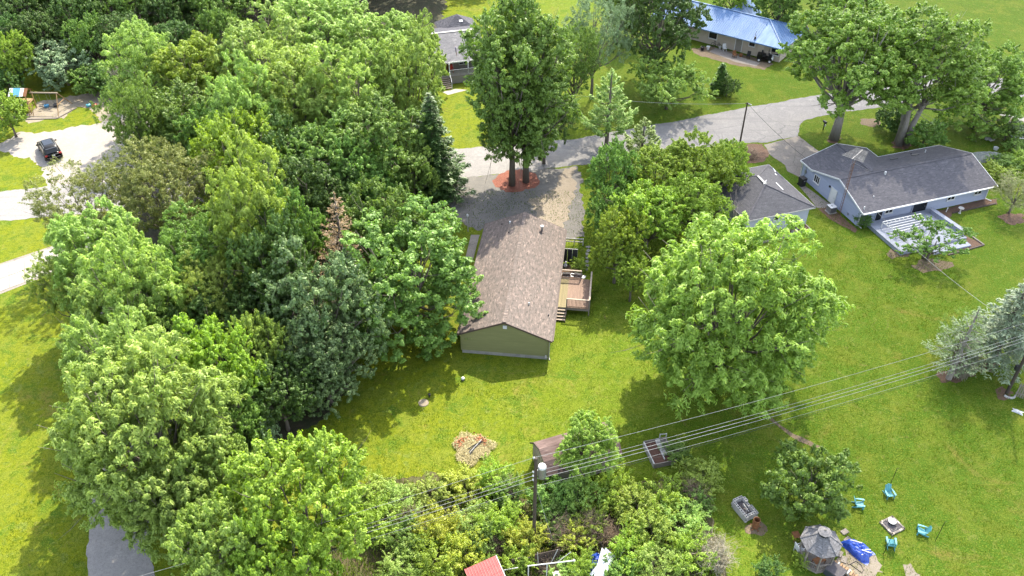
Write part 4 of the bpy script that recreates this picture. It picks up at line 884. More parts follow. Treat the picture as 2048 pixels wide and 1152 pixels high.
obj('a_frame_leg', MB().bar((4.45,.2,2.45),(4.8,-1.9,0),.09), M_playwood, ps); obj('a_frame_leg', MB().bar((4.45,.2,2.45),(5.0,2.0,0),.09), M_playwood, ps); obj('a_frame_brace', MB().bar((4.6,-.85,1.2),(4.7,1.0,1.2),.07), M_playwood, ps)
for x in (1.8,3.2):
    sw = obj('swing_seat', MB().box((x,.25,.5), (.5,.2,.05)), M_black, ps)
    for s in (-.22,.22): obj('chain', MB().tube([(x+s,.25,2.35),(x+s,.25,.5)], .014, 4), M_metal, sw)
obj('ground_timber', MB().bar((.2,-2.4,.06),(4.7,-2.2,.06),.14,.12).bar((4.7,-2.2,.06),(6.1,.8,.06),.14,.12), M_oldwood, ps)
def toy(label, p, m, nm, cat): t = thing(nm, label, cat, p, .4); obj('body', MB().lathe([(.1,0),(.3,.05),(.32,.3),(.12,.42)], 10), m, t); obj('handle', MB().tube([(-.1,0,.4),(0,0,.7),(.12,0,.42)], .03, 5), M_metal, t); return t
toy('red toy on the pale dirt right of the play set', U(190,213), M_red, 'ride_on_toy', 'toy'); toy('green toy beside the red toy on the dirt', U(178,213), M_teal, 'ride_on_toy', 'toy'); toy('black toy under the swings of the play set', U(112,213), M_black, 'ride_on_toy', 'toy'); toy('blue toy on the dirt below the swing beam', U(94,214), M_skyblue, 'ride_on_toy', 'toy')

# ------------------------------------------------------------------ back yard: beds, fire pits, chairs, gazebo
def oriented(a, b): a, b = Vector(a), Vector(b); return atan2(b.y-a.y, b.x-a.x)
P0, P1, P2, P3 = U(1290,882,.5), U(1335,871,.5), U(1354,919,.5), U(1309,928,.5)
rb = thing('raised_bed', 'weathered raised timber bed with brown soil and a row of blocks', 'raised bed', (P3.x,P3.y,0), oriented(P3,P2))
wx, wy = (P2-P3).length, (P0-P3).length
for y in (0, wy): 
    for z in (.12,.37): obj('side_board', MB().box((wx/2,y,z), (wx,.07,.235)), M_oldwood, rb)
for x in (0, wx*.98):
    for z in (.12,.37): obj('side_board', MB().box((x,wy/2,z), (.09,wy-.08,.235)), M_oldwood if x else M_offw, rb)
obj('soil', MB().box((wx*.27,wy/2,.2), (wx*.5,wy-.1,.3)).box((wx*.75,wy*.2,.2), (wx*.45,wy*.35,.3)), M_soil, rb); obj('divider_board', MB().box((wx*.52,wy*.55,.34), (.06,wy*.85,.3)), M_offw, rb)
for k in range(4): obj('concrete_block', MB().box((wx*.62,wy*.38+k*.42,.42), (.3,.39,.2)), M_found, rb)
obj('gravel_fill', MB().box((wx*.86,wy*.6,.2), (wx*.22,wy*.75,.26)), M_concd, rb); obj('trellis', MB().bar((wx*.72,wy,.5),(wx*.72,wy,1.0),.06).bar((wx*1.02,wy,.4),(wx*1.02,wy,.9),.06).bar((wx*.72,wy,.95),(wx*1.02,wy,.85),.05), M_offw, rb)

def cinder(p, rz, parent):
    mb = MB(); l_, w_, h_ = .39, .19, .19; t_ = .035
    mb.box((0,-w_/2+t_/2,h_/2), (l_,t_,h_)).box((0,w_/2-t_/2,h_/2), (l_,t_,h_))
    for x in (-l_/2+t_/2, 0, l_/2-t_/2): mb.box((x,0,h_/2), (t_,w_-2*t_-.002,h_-.004))
    mb.box((0,0,.02), (l_-2*t_,w_-2*t_,.03)); return mb
cm = cinder(0,0,None).mesh('cinder_block', M_cinder)
q0, q1, q2, q3_ = U(1470,1000,.6), U(1494,993,.6), U(1515,1022,.6), U(1491,1034,.6)
fpz = thing('block_fire_pit', 'rectangular fire pit of grey cinder blocks with ash inside', 'fire pit', (q3_.x,q3_.y,0), oriented(q3_,q2)-.04)
nx, ny = 2.2, 4.2
for lev in range(3):
    z = lev*.2; oo = .2 if lev%2 else 0
    for k in range(4): obj('cinder_block', cm, None, fpz, (.1,.2+k*.4+oo*.5-.1,z), pi/2)
    for k in range(4):
        if lev == 2 and k == 2: continue
        obj('cinder_block', cm, None, fpz, (1.0,.2+k*.4+oo*.5-.1,z), pi/2)
    for k in range(2): obj('cinder_block', cm, None, fpz, (.4+k*.4-.05,.06,z), 0); obj('cinder_block', cm, None, fpz, (.4+k*.4-.05,1.58,z), 0)
obj('ash_bed', MB().box((.55,.8,.1), (.72,1.3,.2)), M_ash, fpz)
rr = random.Random(4)
for k in range(9): obj('charred_stick', MB().tube([(.3+rr.uniform(0,.4),.3+rr.uniform(0,.9),.22+.03*k),(.4+rr.uniform(0,.4),.4+rr.uniform(0,.9),.24+.03*k)], .03, 5), M_ash if k%2 else M_offw, fpz)
bl = thing('burn_barrel', 'open rusty burn barrel beside the cinder block fire pit', 'barrel', U(1510,1054), .3)
obj('barrel', MB().lathe([(.0,.02),(.24,.02),(.24,.28),(.26,.3),(.24,.32),(.24,.56),(.26,.58),(.24,.6),(.24,.86),(.25,.88),(.22,.88),(.22,.1),(0,.1)], 18), M_rust, bl)
for k in range(5): obj('rusty_flake', MB().box((.36*cos(k*1.2+3.6),.36*sin(k*1.2+3.6),.02), (.14,.1,.04), rz=k), M_rust, bl)

def adirondack(label, p, rz):
    t = thing('garden_chair', label, 'chair', p, rz, 'turquoise garden chairs round the square fire pit')
    for k in range(6): obj('seat_slat', MB().box((0,-.3+.105*k,.36-.03*k), (.52,.092,.025), rx=-.28), M_teal, t)
    for k in range(5):
        x = -.21+.105*k; h = .80-abs(k-2)*.05; obj('back_slat', MB().bar((x,.28,.26),(x*1.12,.28+h*.42,.26+h),.092,.025), M_teal, t)
    obj('back_brace', MB().bar((-.3,.42,.52),(.3,.42,.52),.04,.07), M_teal, t)
    for s in (-1,1):
        obj('armrest', MB().prism([(s*.26,-.42),(s*.42,-.4),(s*.40,.1),(s*.32,.4),(s*.28,.4)] if s>0 else [(s*.26,-.42),(s*.28,.4),(s*.32,.4),(s*.40,.1),(s*.42,-.4)], .55,.58), M_teal, t)
        obj('front_leg', MB().box((s*.31,-.34,.275), (.04,.12,.55)), M_teal, t); obj('rear_leg', MB().bar((s*.27,-.36,.33),(s*.27,.62,.03),.035,.12), M_teal, t)
        obj('arm_support', MB().box((s*.33,.3,.33), (.04,.08,.46)), M_teal, t)
    t.scale = (.86,.80,.80); return t
# chairs face the square fire pit (local -y is the front)
c1 = adirondack('turquoise garden chair farthest from the gazebo, in front of a thin black pole', U(1777,992), .12)
for lab, p, rz in (('turquoise garden chair nearest the round bush, turned toward the square fire pit', U(1717,1012), 1.35),('turquoise garden chair at the right of the square fire pit', U(1842,1066), -1.9),('turquoise garden chair with its back to the camera, below the square fire pit', U(1780,1090), 2.95)): copy_tree(c1, p, rz, lab)
sq = U(1784,1052); fp2 = thing('square_fire_pit', 'low square stone fire pit with dark gravel and a white disc on top', 'fire pit', sq, .45)
for k in range(4):
    for i in range(5): obj('edging_brick', MB().box((0,0,.07), (.235,.12,.14)), M_concd if (i+k)%3 else M_tan, fp2, Matrix.Rotation(k*pi/2,3,'Z') @ Vector((-.5+.245*i,-.56,0)), k*pi/2+.03*(i-2))
obj('gravel_bed', MB().box((0,0,.05), (1.05,1.05,.1)), M_ash, fp2); rr = random.Random(6)
obj('fire_bowl', MB().lathe([(.2,.1),(.24,.2),(.24,.32),(.2,.3),(0,.3)], 16, (.08,.16,0)), M_black, fp2); obj('lid_disc', MB().lathe([(0,.35),(.27,.345),(.28,.32),(.27,.31)], 20, (.08,.16,0)), M_white, fp2)
for k in range(30): obj('gravel_stone', MB().box((rr.uniform(-.48,.48),rr.uniform(-.48,.48),.11), (.06,.05,.04), rz=rr.uniform(0,3)), M_stone if k%2 else M_ash, fp2)
def pole_stake(label, b, top):
    h = hgt(b, top[1]); t = thing('garden_pole', label, 'pole', b, 0, 'thin black poles around the turquoise chairs'); obj('pole', MB().tube([(0,0,0),(0,0,h)], .022, 6), M_blackm, t); obj('hook', MB().tube([(0,0,h),(.02,0,h+.08),(.1,0,h+.1),(.12,0,h+.04)], .015, 5), M_blackm, t)
pole_stake('thin black pole behind the farthest turquoise chair', U(1779,972), (1796,938)); pole_stake('thin black pole standing alone on the lawn at right of the chairs', U(1871,1081), (1896,1045)); pole_stake('thin black pole behind the nearest turquoise chair', U(1767,1108), (1783,1075))

gz = U(1644,1078,2.2); gza = .18
gzt = thing('gazebo', 'octagonal wooden gazebo with a grey shingled roof and small cupola', 'gazebo', (gz.x,gz.y,0), gza); gzt.scale = (.84,.84,.92)
def octp(r, z, k): a = pi/8+k*pi/4; return Vector((r*cos(a), r*sin(a), z))
GR, GE = 1.66, 2.1
for k in range(8):
    a, b = octp(GR,GE,k), octp(GR,GE,k+1); roof_plane(gzt, 'roof_panel', [a,b,octp(.42,3.0,k+1),octp(.42,3.0,k)], M_gazroof, .04)
    obj('hip_cap', MB().bar(a+Vector((0,0,.02)), octp(.42,3.02,k), .12, .03), M_gazroof, gzt)
    obj('post', MB().bar(octp(1.42,0.12,k), octp(1.42,2.14,k), .1), M_oldwood, gzt)
    obj('header_beam', MB().bar(octp(1.42,2.0,k), octp(1.42,2.0,k+1), .06, .16), M_oldwood, gzt)
    if k != 6:
        obj('rail', MB().bar(octp(1.42,.85,k), octp(1.42,.85,k+1), .08, .06).bar(octp(1.42,.3,k), octp(1.42,.3,k+1), .05, .06), M_oldwood, gzt)
        for i in range(7): q = octp(1.42,.32,k).lerp(octp(1.42,.32,k+1), (i+.5)/7); obj('baluster', MB().bar(q, q+Vector((0,0,.52)), .035), M_oldwood, gzt)
    roof_plane(gzt, 'cupola_roof_panel', [octp(.56,3.3,k),octp(.56,3.3,k+1),octp(.08,3.5,k+1),octp(.08,3.5,k)], M_gazroof, .03)
    obj('cupola_screen', MB().ext([octp(.42,2.98,k),octp(.42,2.98,k+1),octp(.42,3.28,k+1),octp(.42,3.28,k)], octp(.01,0,k)), M_black, gzt)
obj('cupola_cap', MB().lathe([(.1,3.49),(.1,3.53),(0,3.54)], 8), M_black, gzt)
obj('floor', MB().prism([tuple(octp(1.52,0,k)[:2]) for k in range(8)], .02, .14), M_oldwood, gzt)
tt = thing('gazebo_table', 'reddish brown bench table inside the gazebo', 'table', (gz.x+.05,gz.y-.5,.13), .4); tt.scale = (.75,.75,.9); obj('tabletop', MB().box((0,0,.45), (1.1,.6,.05)), M_rust, tt)
for x in (-.5,.5):
    for y in (-.25,.25): obj('leg', MB().box((x,y,.21), (.06,.06,.42)), M_rust, tt)
ch = chair_simple('plastic_chair', 'white slatted plastic chair at the left of the gazebo', U(1596,1104), 1.9, M_white)
rt = thing('rusty_table', 'small square rusty table on the lawn left of the gazebo', 'table', U(1590,1078), .2); obj('tabletop', MB().box((0,0,.5), (.5,.5,.04)), M_rust, rt); obj('tray_edge', MB().box((0,.25,.53), (.5,.03,.06)), M_rust, rt)
for x in (-.2,.2):
    for y in (-.2,.2): obj('leg', MB().bar((x*1.1,y*1.1,0),(x,y,.5),.04), M_rust, rt)
for px, py in ((1580,1066),(1591,1061)): pass
sb = thing('storage_box', 'dark plastic storage box beside the gazebo steps and firewood', 'box', U(1668,1150), .75)
obj('box_body', MB().box((0,0,.3), (.9,1.1,.6), tx=1.05, ty=1.04), M_roof_grey, sb); obj('box_lid', MB().box((0,0,.64), (.98,1.18,.08), tx=.95, ty=.95), M_ash, sb)
fw = thing('firewood_stack', 'stack of split firewood logs beside the gazebo and storage box', 'firewood', U(1684,1146), -.75)
rr = random.Random(12)
for k in range(34):
    lv_, i = divmod(k, 9); p = Vector((-.9+.2*i+.08*lv_, rr.uniform(-.05,.05), .1+.15*lv_)); obj('log', MB().tube([p+Vector((0,-.22,0)), p+Vector((.02,.22,0))], .08+rr.uniform(-.015,.02), 6), M_log if k%4 else M_offw, fw)
for k, (px, py) in enumerate(((1689,1064),(1695,1080),(1679,1108),(1688,1120))):
    t = thing('paving_stone', ['flat paving stone farthest from the gazebo door, near the bush','flat paving stone by the blue tarpaulin','flat paving stone next to the gazebo corner post','flat paving stone nearest the firewood stack'][k], 'paving stone', U(px,py), .5+k*.2, 'flat stones along the gazebo'); obj('stone', MB().box((0,0,.03), (.55,.4,.08), tx=.95,ty=.93), M_concd, t)
# blue tarpaulin: one crumpled sheet thrown over a heap
def heap(nx_, ny_, sx, sy, h, seed, fold=.12, rnd=False):
    r = random.Random(seed); mb = MB(); ph_ = [r.uniform(0,6) for _ in range(8)]
    for j in range(ny_):
        for i in range(nx_):
            u, v = i/(nx_-1)*2-1, j/(ny_-1)*2-1; q = max(0, 1-(abs(u)**3+abs(v)**3)); rad_ = hypot(u,v); k_ = max(abs(u),abs(v))/rad_ if rad_ > 1 else 1; u, v = u*(k_ if rnd else 1), v*(k_ if rnd else 1)
            z = h*q**.6*(.75+.25*sin(3*u+ph_[0])*cos(2.5*v+ph_[1])) + fold*q*(abs(sin(5*u+3*v+ph_[2]))+.7*abs(sin(7*v-4*u+ph_[3]))) - .01
            mb.v.append((u*sx*(1+.12*sin(3*v+ph_[4]))+r.uniform(-.02,.02), v*sy*(1+.15*sin(2.5*u+ph_[5]))+r.uniform(-.02,.02), max(.012,z)+r.uniform(0,.02)))
    mb.f = [(j*nx_+i, j*nx_+i+1, (j+1)*nx_+i+1, (j+1)*nx_+i) for j in range(ny_-1) for i in range(nx_-1)]; return mb
tp = thing('tarpaulin', 'crumpled bright blue tarpaulin over a heap right of the gazebo', 'tarpaulin', U(1714,1100), -.85)
obj('sheet', heap(22,16,1.02,.60,.5,3), M_tarp, tp)
for q in ([(-.6,-.2,.75),(.1,.1,.85)],[(.35,-.3,.7),(.9,.1,.55)],[(.5,-.1,.72),(.7,.35,.5)]): obj('strap', MB().bar(*q,.07,.02), M_offw, tp)
hs = obj('garden_hose', MB().tube([U(1690,1118,.03),U(1697,1130,.03),U(1712,1122,.05),U(1722,1130,.03),U(1727,1140,.03),U(1724,1146,.03),U(1716,1140,.03),U(1700,1128,.03)], .022, 6), M_black, None); tag(hs, 'black garden hose curling over bare dirt below the tarpaulin', 'hose')

# straw heap with sticks
sp = U(945,898); sx = thing('straw_pile', 'round flat pile of dry straw and clippings with charred sticks on the lawn', 'straw pile', sp)
obj('straw_mound', heap(18,18,1.12,1.12,.16,9,.05,True), M_straw, sx); n = 3200; a_n = rs.uniform(0,2*pi,n); r_ = 1.5*np.sqrt(rs.uniform(0,1,n))*(1+.16*np.sin(3*a_n+1)+.10*np.sin(7*a_n)+rs.normal(0,.06,n)); A2_ = rs.uniform(0,2*pi,n)
T_ = np.stack([np.cos(A2_),np.sin(A2_),rs.uniform(-.3,.5,n)],1); N_ = np.stack([rs.normal(0,.5,n),rs.normal(0,.5,n),np.ones(n)],1)
so_ = obj('straw', leaf_mesh('straw', np.stack([r_*np.cos(a_n),r_*np.sin(a_n),.1+.14*(1-r_/1.5)+rs.uniform(0,.1,n)],1), N_, T_, rs.uniform(.15,.45,n), .035, rs.uniform(0,1,n), L_straw), None, sx); so_['kind'] = 'stuff'
n = 120; a_n = np.concatenate([rs.normal(.9,.35,n//2), rs.normal(2.6,.3,n//2)]); r_ = rs.normal(1.08,.16,n)
lv_ = obj('red_leaves', leaf_mesh('red_leaves', np.stack([r_*np.cos(a_n),r_*np.sin(a_n),.2+rs.uniform(0,.1,n)],1), rs.normal(0,.5,(n,3))+[0,0,1], rs.normal(0,1,(n,3)), .2, .14, rs.uniform(0,1,n), leaf_mat('red_leaf', (.13,.03,.018), (.20,.07,.035), .2)), None, sx); lv_['kind'] = 'stuff'
for q in ([(-.3,-.25,.3),(.1,.05,.36),(.65,.45,.33)],[(-.25,-.5,.28),(.2,.0,.36)],[(-.15,-.75,.26),(.25,-.1,.36),(.8,.6,.3)]): obj('stick', MB().tube(q, .04, 5), M_black, sx)
obj('pale_stick', MB().tube([(-.2,-.62,.3),(.22,-.05,.36),(.7,.7,.33)], .03, 5), M_offw, sx)

# right edge: slatted fence, rags, trellis, cloth
sl0 = U(2022,793); t = thing('slat_fence', 'grey timber slat fence panel at the right edge beside the pole', 'fence', sl0+Vector((.3,.1,0)), -.55)
for k in range(9): obj('slat', MB().box((.1+k*.17,0,.75), (.11,.03,1.5)), M_oldwood, t)
obj('rail', MB().bar((0,.05,.35),(1.7,.05,.35),.05,.09), M_oldwood, t); obj('rail', MB().bar((0,.05,1.2),(1.7,.05,1.2),.05,.09), M_oldwood, t)
t = thing('stone_ring', 'pale curved stone edging at the foot of the right hand pole', 'stones', U(2018,790))
for k in range(7): a = 3.6+k*.36; obj('stone', MB().box((.45*cos(a),.4*sin(a),.07), (.2,.14,.14), rz=a+1.57, tx=.8, ty=.8), M_offw, t)
t = thing('feed_bag', 'crumpled white bag lying on the grass near the right edge', 'bag', U(2035,824), -.6); obj('bag', heap(9,7,.4,.22,.16,5,.05), M_white, t)
t = thing('cloth_cover', 'rumpled grey green cloth cover on the weeds beyond the blue house', 'cloth', U(1972,315), .15); obj('sheet', heap(18,12,2.1,1.0,.5,11,.15), mat('grey_green_cloth', (.28,.30,.27), (.20,.225,.19), 2), t)
t = thing('trellis', 'white slatted trellis over garden plants at the right edge', 'trellis', U(2014,292), -.25)
obj('leg', MB().bar((0,0,0),(.1,.1,1.25),.06), M_blackm, t); obj('leg', MB().bar((2.6,0,0),(2.6,.1,1.25),.06), M_blackm, t)
obj('frame_bar', MB().bar((.05,-.15,1.28),(2.9,-.15,1.28),.06).bar((.05,.35,1.28),(2.9,.35,1.28),.06), M_white, t)
for k in range(10): obj('slat', MB().bar((.15+.29*k,-.15,1.3),(.15+.29*k,.35,1.3),.05), M_white, t)
for px, py, lab in ((1990,258,'upper white board leaning on the hedge beyond the blue house'),(1991,267,'lower white board leaning on the hedge beyond the blue house')):
    t = thing('leaning_board', lab, 'board', U(px,py), .6); obj('board', MB().box((0,0,.3), (.7,.35,.06), rx=.5), M_white, t); obj('brace', MB().box((0,.2,.15), (.06,.06,.3)), M_oldwood, t)
for px, py, lab in ((1975,279,'left white block in the grass beyond the blue house'),(1983,281,'right white block in the grass beyond the blue house')):
    t = thing('hollow_block', lab, 'block', U(px,py), .3); obj('block', cm, None, t); t.scale = (1.6,1.6,1.6)
t = thing('white_tub', 'white tub on the grass above the rumpled cloth', 'tub', U(1991,299)); obj('tub', MB().lathe([(.25,0),(.3,.3),(.27,.3),(.24,.05),(0,.05)], 12), M_white, t)
mbx = U(1646,260); t = thing('mailbox', 'black mailbox on a post with a white panel beside the maple', 'mailbox', mbx, .3)
obj('post', MB().box((0,0,.5), (.1,.1,1.0)), M_black, t); obj('box', MB().tube([(0,-.28,1.12),(0,.28,1.12)], .14, 10), M_black, t); obj('panel', MB().box((.06,-.1,.72), (.04,.3,.22)), M_white, t); obj('arm', MB().box((0,0,.98), (.1,.6,.06)), M_black, t)

# ------------------------------------------------------------------ junk in the fence row, bottom
ra = U(991,1112,2.3); rbp = U(1014,1164,2.3); rdir = (rbp-ra).normalized(); ro = oriented(ra, rbp)
rsd = thing('shed', 'small shed with a red ribbed metal roof at the bottom edge', 'shed', (ra.x,ra.y,0), ro)
roof_plane(rsd, 'roof_slope', [(3.4,-2.2,2.0),(3.4,0.0,2.35),(0,0.0,2.35),(0,-2.2,2.0)], M_redmetal, .05)
for k in range(12): obj('roof_rib', MB().bar((0,-.1-.19*k,2.345-.03*k),(3.4,-.1-.19*k,2.345-.03*k),.03,.03), M_redmetal, rsd)
obj('edge_trim', MB().bar((0,.03,2.34),(3.4,.03,2.34),.06,.1), M_offw, rsd); obj('wall', MB().box((1.7,-1.1,1.0), (3.1,1.9,1.95)), M_brown, rsd)
t = thing('clothesline_frame', 'white pipe frame with a long crossbar above the brush at the bottom edge', 'frame', U(1063,1190), .0); b0 = U(1063,1190)
h_ = 1.9; a1, a2 = U(1055,1132,1.9)-b0, U(1148,1121,1.9)-b0
obj('crossbar', MB().tube([a1,a2], .035, 6), M_white, t); obj('end_cap', MB().lathe([(0,-.09),(.08,-.06),(.08,.06),(0,.09)], 8, a2), M_white, t)
for f in (0.02,.42): p = a1.lerp(a2,f); obj('post', MB().tube([p,(p.x,p.y,0)], .035, 6), M_white, t)
obj('brace', MB().tube([a1.lerp(a2,.5), a1.lerp(a2,.58)+Vector((.2,.35,1.0))], .02, 5), M_offw, t); obj('brace', MB().tube([a1.lerp(a2,.62), a1.lerp(a2,.9)+Vector((.1,.3,.6))], .02, 5), M_offw, t); obj('brace', MB().tube([a1.lerp(a2,.23), a1.lerp(a2,.21)+Vector((0,.2,1.1))], .018, 5), M_offw, t)
t = thing('pipe_post', 'white pipe post with a short arm between the red roof and the frame', 'post', U(1012,1168)); b0 = U(1012,1168); a1, a2 = U(1008,1140,1.3)-b0, U(1036,1135,1.3)-b0
obj('post', MB().tube([(a1.x,a1.y,0),a1], .03, 6), M_white, t); obj('arm', MB().tube([a1,a2], .025, 6), M_white, t)
for nm_, lab, pts, zz in (('sheet_metal','large white metal sheet, topmost on the junk in the brush',[(1204,1095),(1226,1120),(1208,1156),(1186,1160)],1.2),('sheet_metal','white metal sheet lying under and right of the largest sheet',[(1211,1095),(1231,1112),(1222,1128),(1204,1110)],1.05),('sheet_metal','narrow white metal strip left of the largest sheet',[(1196,1128),(1200,1134),(1184,1152),(1179,1148)],.9)):
    P = [U(x,y,zz+(.25 if i<2 else 0)) for i, (x, y) in enumerate(pts)]; o = obj(nm_, MB().ext(P,(0,0,-.03)), M_sheetm, None); tag(o, lab, 'metal sheet', 'white sheets in the brush')
    for i in range(3): obj('rib', MB().bar(P[0].lerp(P[1],(i+.7)/3)+Vector((0,0,.015)), P[3].lerp(P[2],(i+.7)/3)+Vector((0,0,.015)), .03,.03), M_sheetm, o)
o = thing('tarpaulin', 'dark blue tarpaulin in the brush behind the white metal sheets', 'tarpaulin', U(1188,1130), .3); obj('sheet', heap(14,12,.75,.7,.8,21,.15), M_tarp, o)
for px, py, w__, lab in ((1098,1128,1.9,'brown board panel in the brush above the white crossbar'),(1043,1140,1.2,'brown board panel between the red roof and the pipe frame')):
    t = thing('board_fence', lab, 'fence', U(px,py), .25)
    for k in range(int(w__/.2)): obj('board', MB().box((-w__/2+.2*k,0,.75), (.185,.03,1.5)), M_brown, t)
    obj('rail', MB().box((0,.04,1.2), (w__,.05,.09)), M_brown, t)
t = thing('engine_block', 'grey metal machine under the pipe frame in the brush', 'machine', U(1112,1165), .3); obj('housing', MB().box((0,0,.5), (.55,.45,1.0), tx=.8, ty=.8), M_metal, t); obj('cap', MB().tube([(0,0,1.0),(0,0,1.2)], .12, 8), M_offw, t)
ls = obj('leaning_pole', MB().tube([U(1222,1140,.6),U(1262,1078,2.0)], .025, 6), M_offw, None); tag(ls, 'long thin pale pole leaning out of the brush by the metal sheets', 'pole')

# ------------------------------------------------------------------ utility poles and wires
def upole(label, b, H_, r=.14):
    t = thing('utility_pole', label, 'utility pole', b); obj('pole', MB().tube([(0,0,0),(0,0,H_)], [r,r*.75], 10), M_pole, t); return t
cb = U(1072,916,9.0); cb.z = 0
p1 = upole('dark wooden utility pole with a grey transformer above the brush', cb, 9.0)
tr_ = obj('transformer', MB().lathe([(0,7.0),(.26,7.0),(.27,7.1),(.27,7.95),(.22,8.05),(0,8.1)], 16, (.42,.1,0)), M_metal, p1); obj('lid', MB().lathe([(.28,7.97),(.24,8.12),(0,8.16)], 16, (.42,.1,0)), M_white, tr_); obj('bracket', MB().box((.18,.05,7.5), (.3,.1,.5)), M_metal, p1)
for z in (9.0,7.6,7.2,6.8): obj('insulator', MB().lathe([(.03,0),(.07,.03),(.05,.09),(.07,.12),(.02,.18)], 8, (-.14,0,z-.05)), M_white, p1)
rpb = U(2013,787); p2 = upole('dark wooden utility pole beside the slat fence at the right edge', rpb, 9.5); obj('meter_can', MB().box((-.22,0,3.0), (.28,.25,.45)), M_black, p2)
p3b = U(1480,285); p3h = hgt(p3b, 205); p3 = upole('slim dark utility pole at the roadside by the concrete driveway', p3b, p3h, .11); obj('cross_arm', MB().bar((-.25,0,p3h-.12),(.3,0,p3h-.12),.08), M_pole, p3); obj('lamp_head', MB().box((.3,-.1,p3h-.2), (.45,.16,.1), ry=.4), M_metal, p3)
lpb = Vector((cb.x*2-rpb.x, cb.y*2-rpb.y, 0))
def wire(label, a, b, sag, r=.018, m=None, group=None, n=18):
    a, b = Vector(a), Vector(b); pts = []
    for k in range(n+1): f = k/n; q = a.lerp(b,f); q.z -= 4*sag*f*(1-f); pts.append(q)
    o = obj('overhead_wire', MB().tube(pts, r, 4), m or M_wire, None); return tag(o, label, 'wire', group)
nmz = ('topmost','second highest','third highest','fourth highest','fifth highest','lowest')
for k, z in enumerate((9.05,7.65,7.25,6.85,6.1,5.85)):
    mm = M_wire if k < 5 else M_cable; rr_ = .015 if k in (2,3) else .011
    wire(nmz[k]+' wire of the line between the transformer pole and the right hand pole', cb+Vector((-.1,0,z)), rpb+Vector((0,0,z-.55)), .55, rr_, mm, 'wires over the back lawns')
    wire(nmz[k]+' wire running from the transformer pole to the lower left corner', cb+Vector((-.1,0,z)), lpb+Vector((0,0,z)), .5, rr_, mm, 'wires over the lower left trees')
wire('thin service wire from the slim roadside pole to the left over the lawn', p3b+Vector((0,0,p3h-.1)), U(1150,190,5), .5, .018, M_wire); wire('thin service wire from the slim roadside pole down to the blue house', p3b+Vector((0,0,p3h-.1)), inB(.3,wl-.2,be+.4), .25, .018, M_cable)
wire('long service wire from the blue house corner to the right hand pole', inB(1.6,.0,be), rpb+Vector((0,0,6.2)), .7, .016, M_wire)
gy = obj('guy_wire', MB().tube([cb+Vector((.05,0,6.0)), U(1112,1100,0)], .012, 4), M_wire, None); tag(gy, 'pale guy wire running from the transformer pole down into the brush', 'guy wire')

# ------------------------------------------------------------------ vegetation
PRO = {}
def unit(v): return v/(np.linalg.norm(v,axis=-1,keepdims=True)+1e-9)
def trunk_mb(zc, R, lobes, r0, base=(0,0), rg=None, fork=1):
    mb = MB(); rg = rg or random.Random(1)
    for f in range(fork):
        off = Vector((cos(f*2.4)*r0*1.3, sin(f*2.4)*r0*1.3, 0))*(fork>1); rr_ = r0/(1 if fork==1 else 1.25)
        pts = [off+Vector((0,0,-.1)), off+Vector((rg.uniform(-.1,.1),rg.uniform(-.1,.1),zc*.25)), off*2+Vector((rg.uniform(-.3,.3),rg.uniform(-.3,.3),zc*.6)), off*3+Vector((rg.uniform(-.4,.4),rg.uniform(-.4,.4),zc*1.15))]
        mb.tube(pts, [rr_*1.35,rr_,rr_*.75,rr_*.3], 9)
        for i, L in enumerate(lobes):
            if fork > 1 and i % fork != f: continue
            L = Vector(L); s_ = pts[1].lerp(pts[2], rg.uniform(.2,1.0)); m_ = s_.lerp(L,.5)+Vector((rg.uniform(-.3,.3),rg.uniform(-.3,.3),-.08*R))
            mb.tube([s_, m_, L], [rr_*.42, rr_*.27, rr_*.09], 6)
            if i % 4 == 1:
                o_ = (L-Vector((0,0,zc))); e = Vector((0,0,zc))+o_*1.45; mb.tube([L, e, e+o_*.18+Vector((0,0,.25))], [rr_*.10, rr_*.055, rr_*.02], 4); mb.tube([L.lerp(e,.5), L.lerp(e,.5)+o_*.3+Vector((rg.uniform(-.6,.6),rg.uniform(-.6,.6),.3))], [rr_*.06, rr_*.02], 4)
            for _ in range(3):
                e = L+Vector((rg.uniform(-1,1),rg.uniform(-1,1),rg.uniform(-.3,.8)))*R*.3; mb.tube([m_.lerp(L,rg.uniform(.3,.9)), e], [rr_*.12, rr_*.04], 4)
    return mb
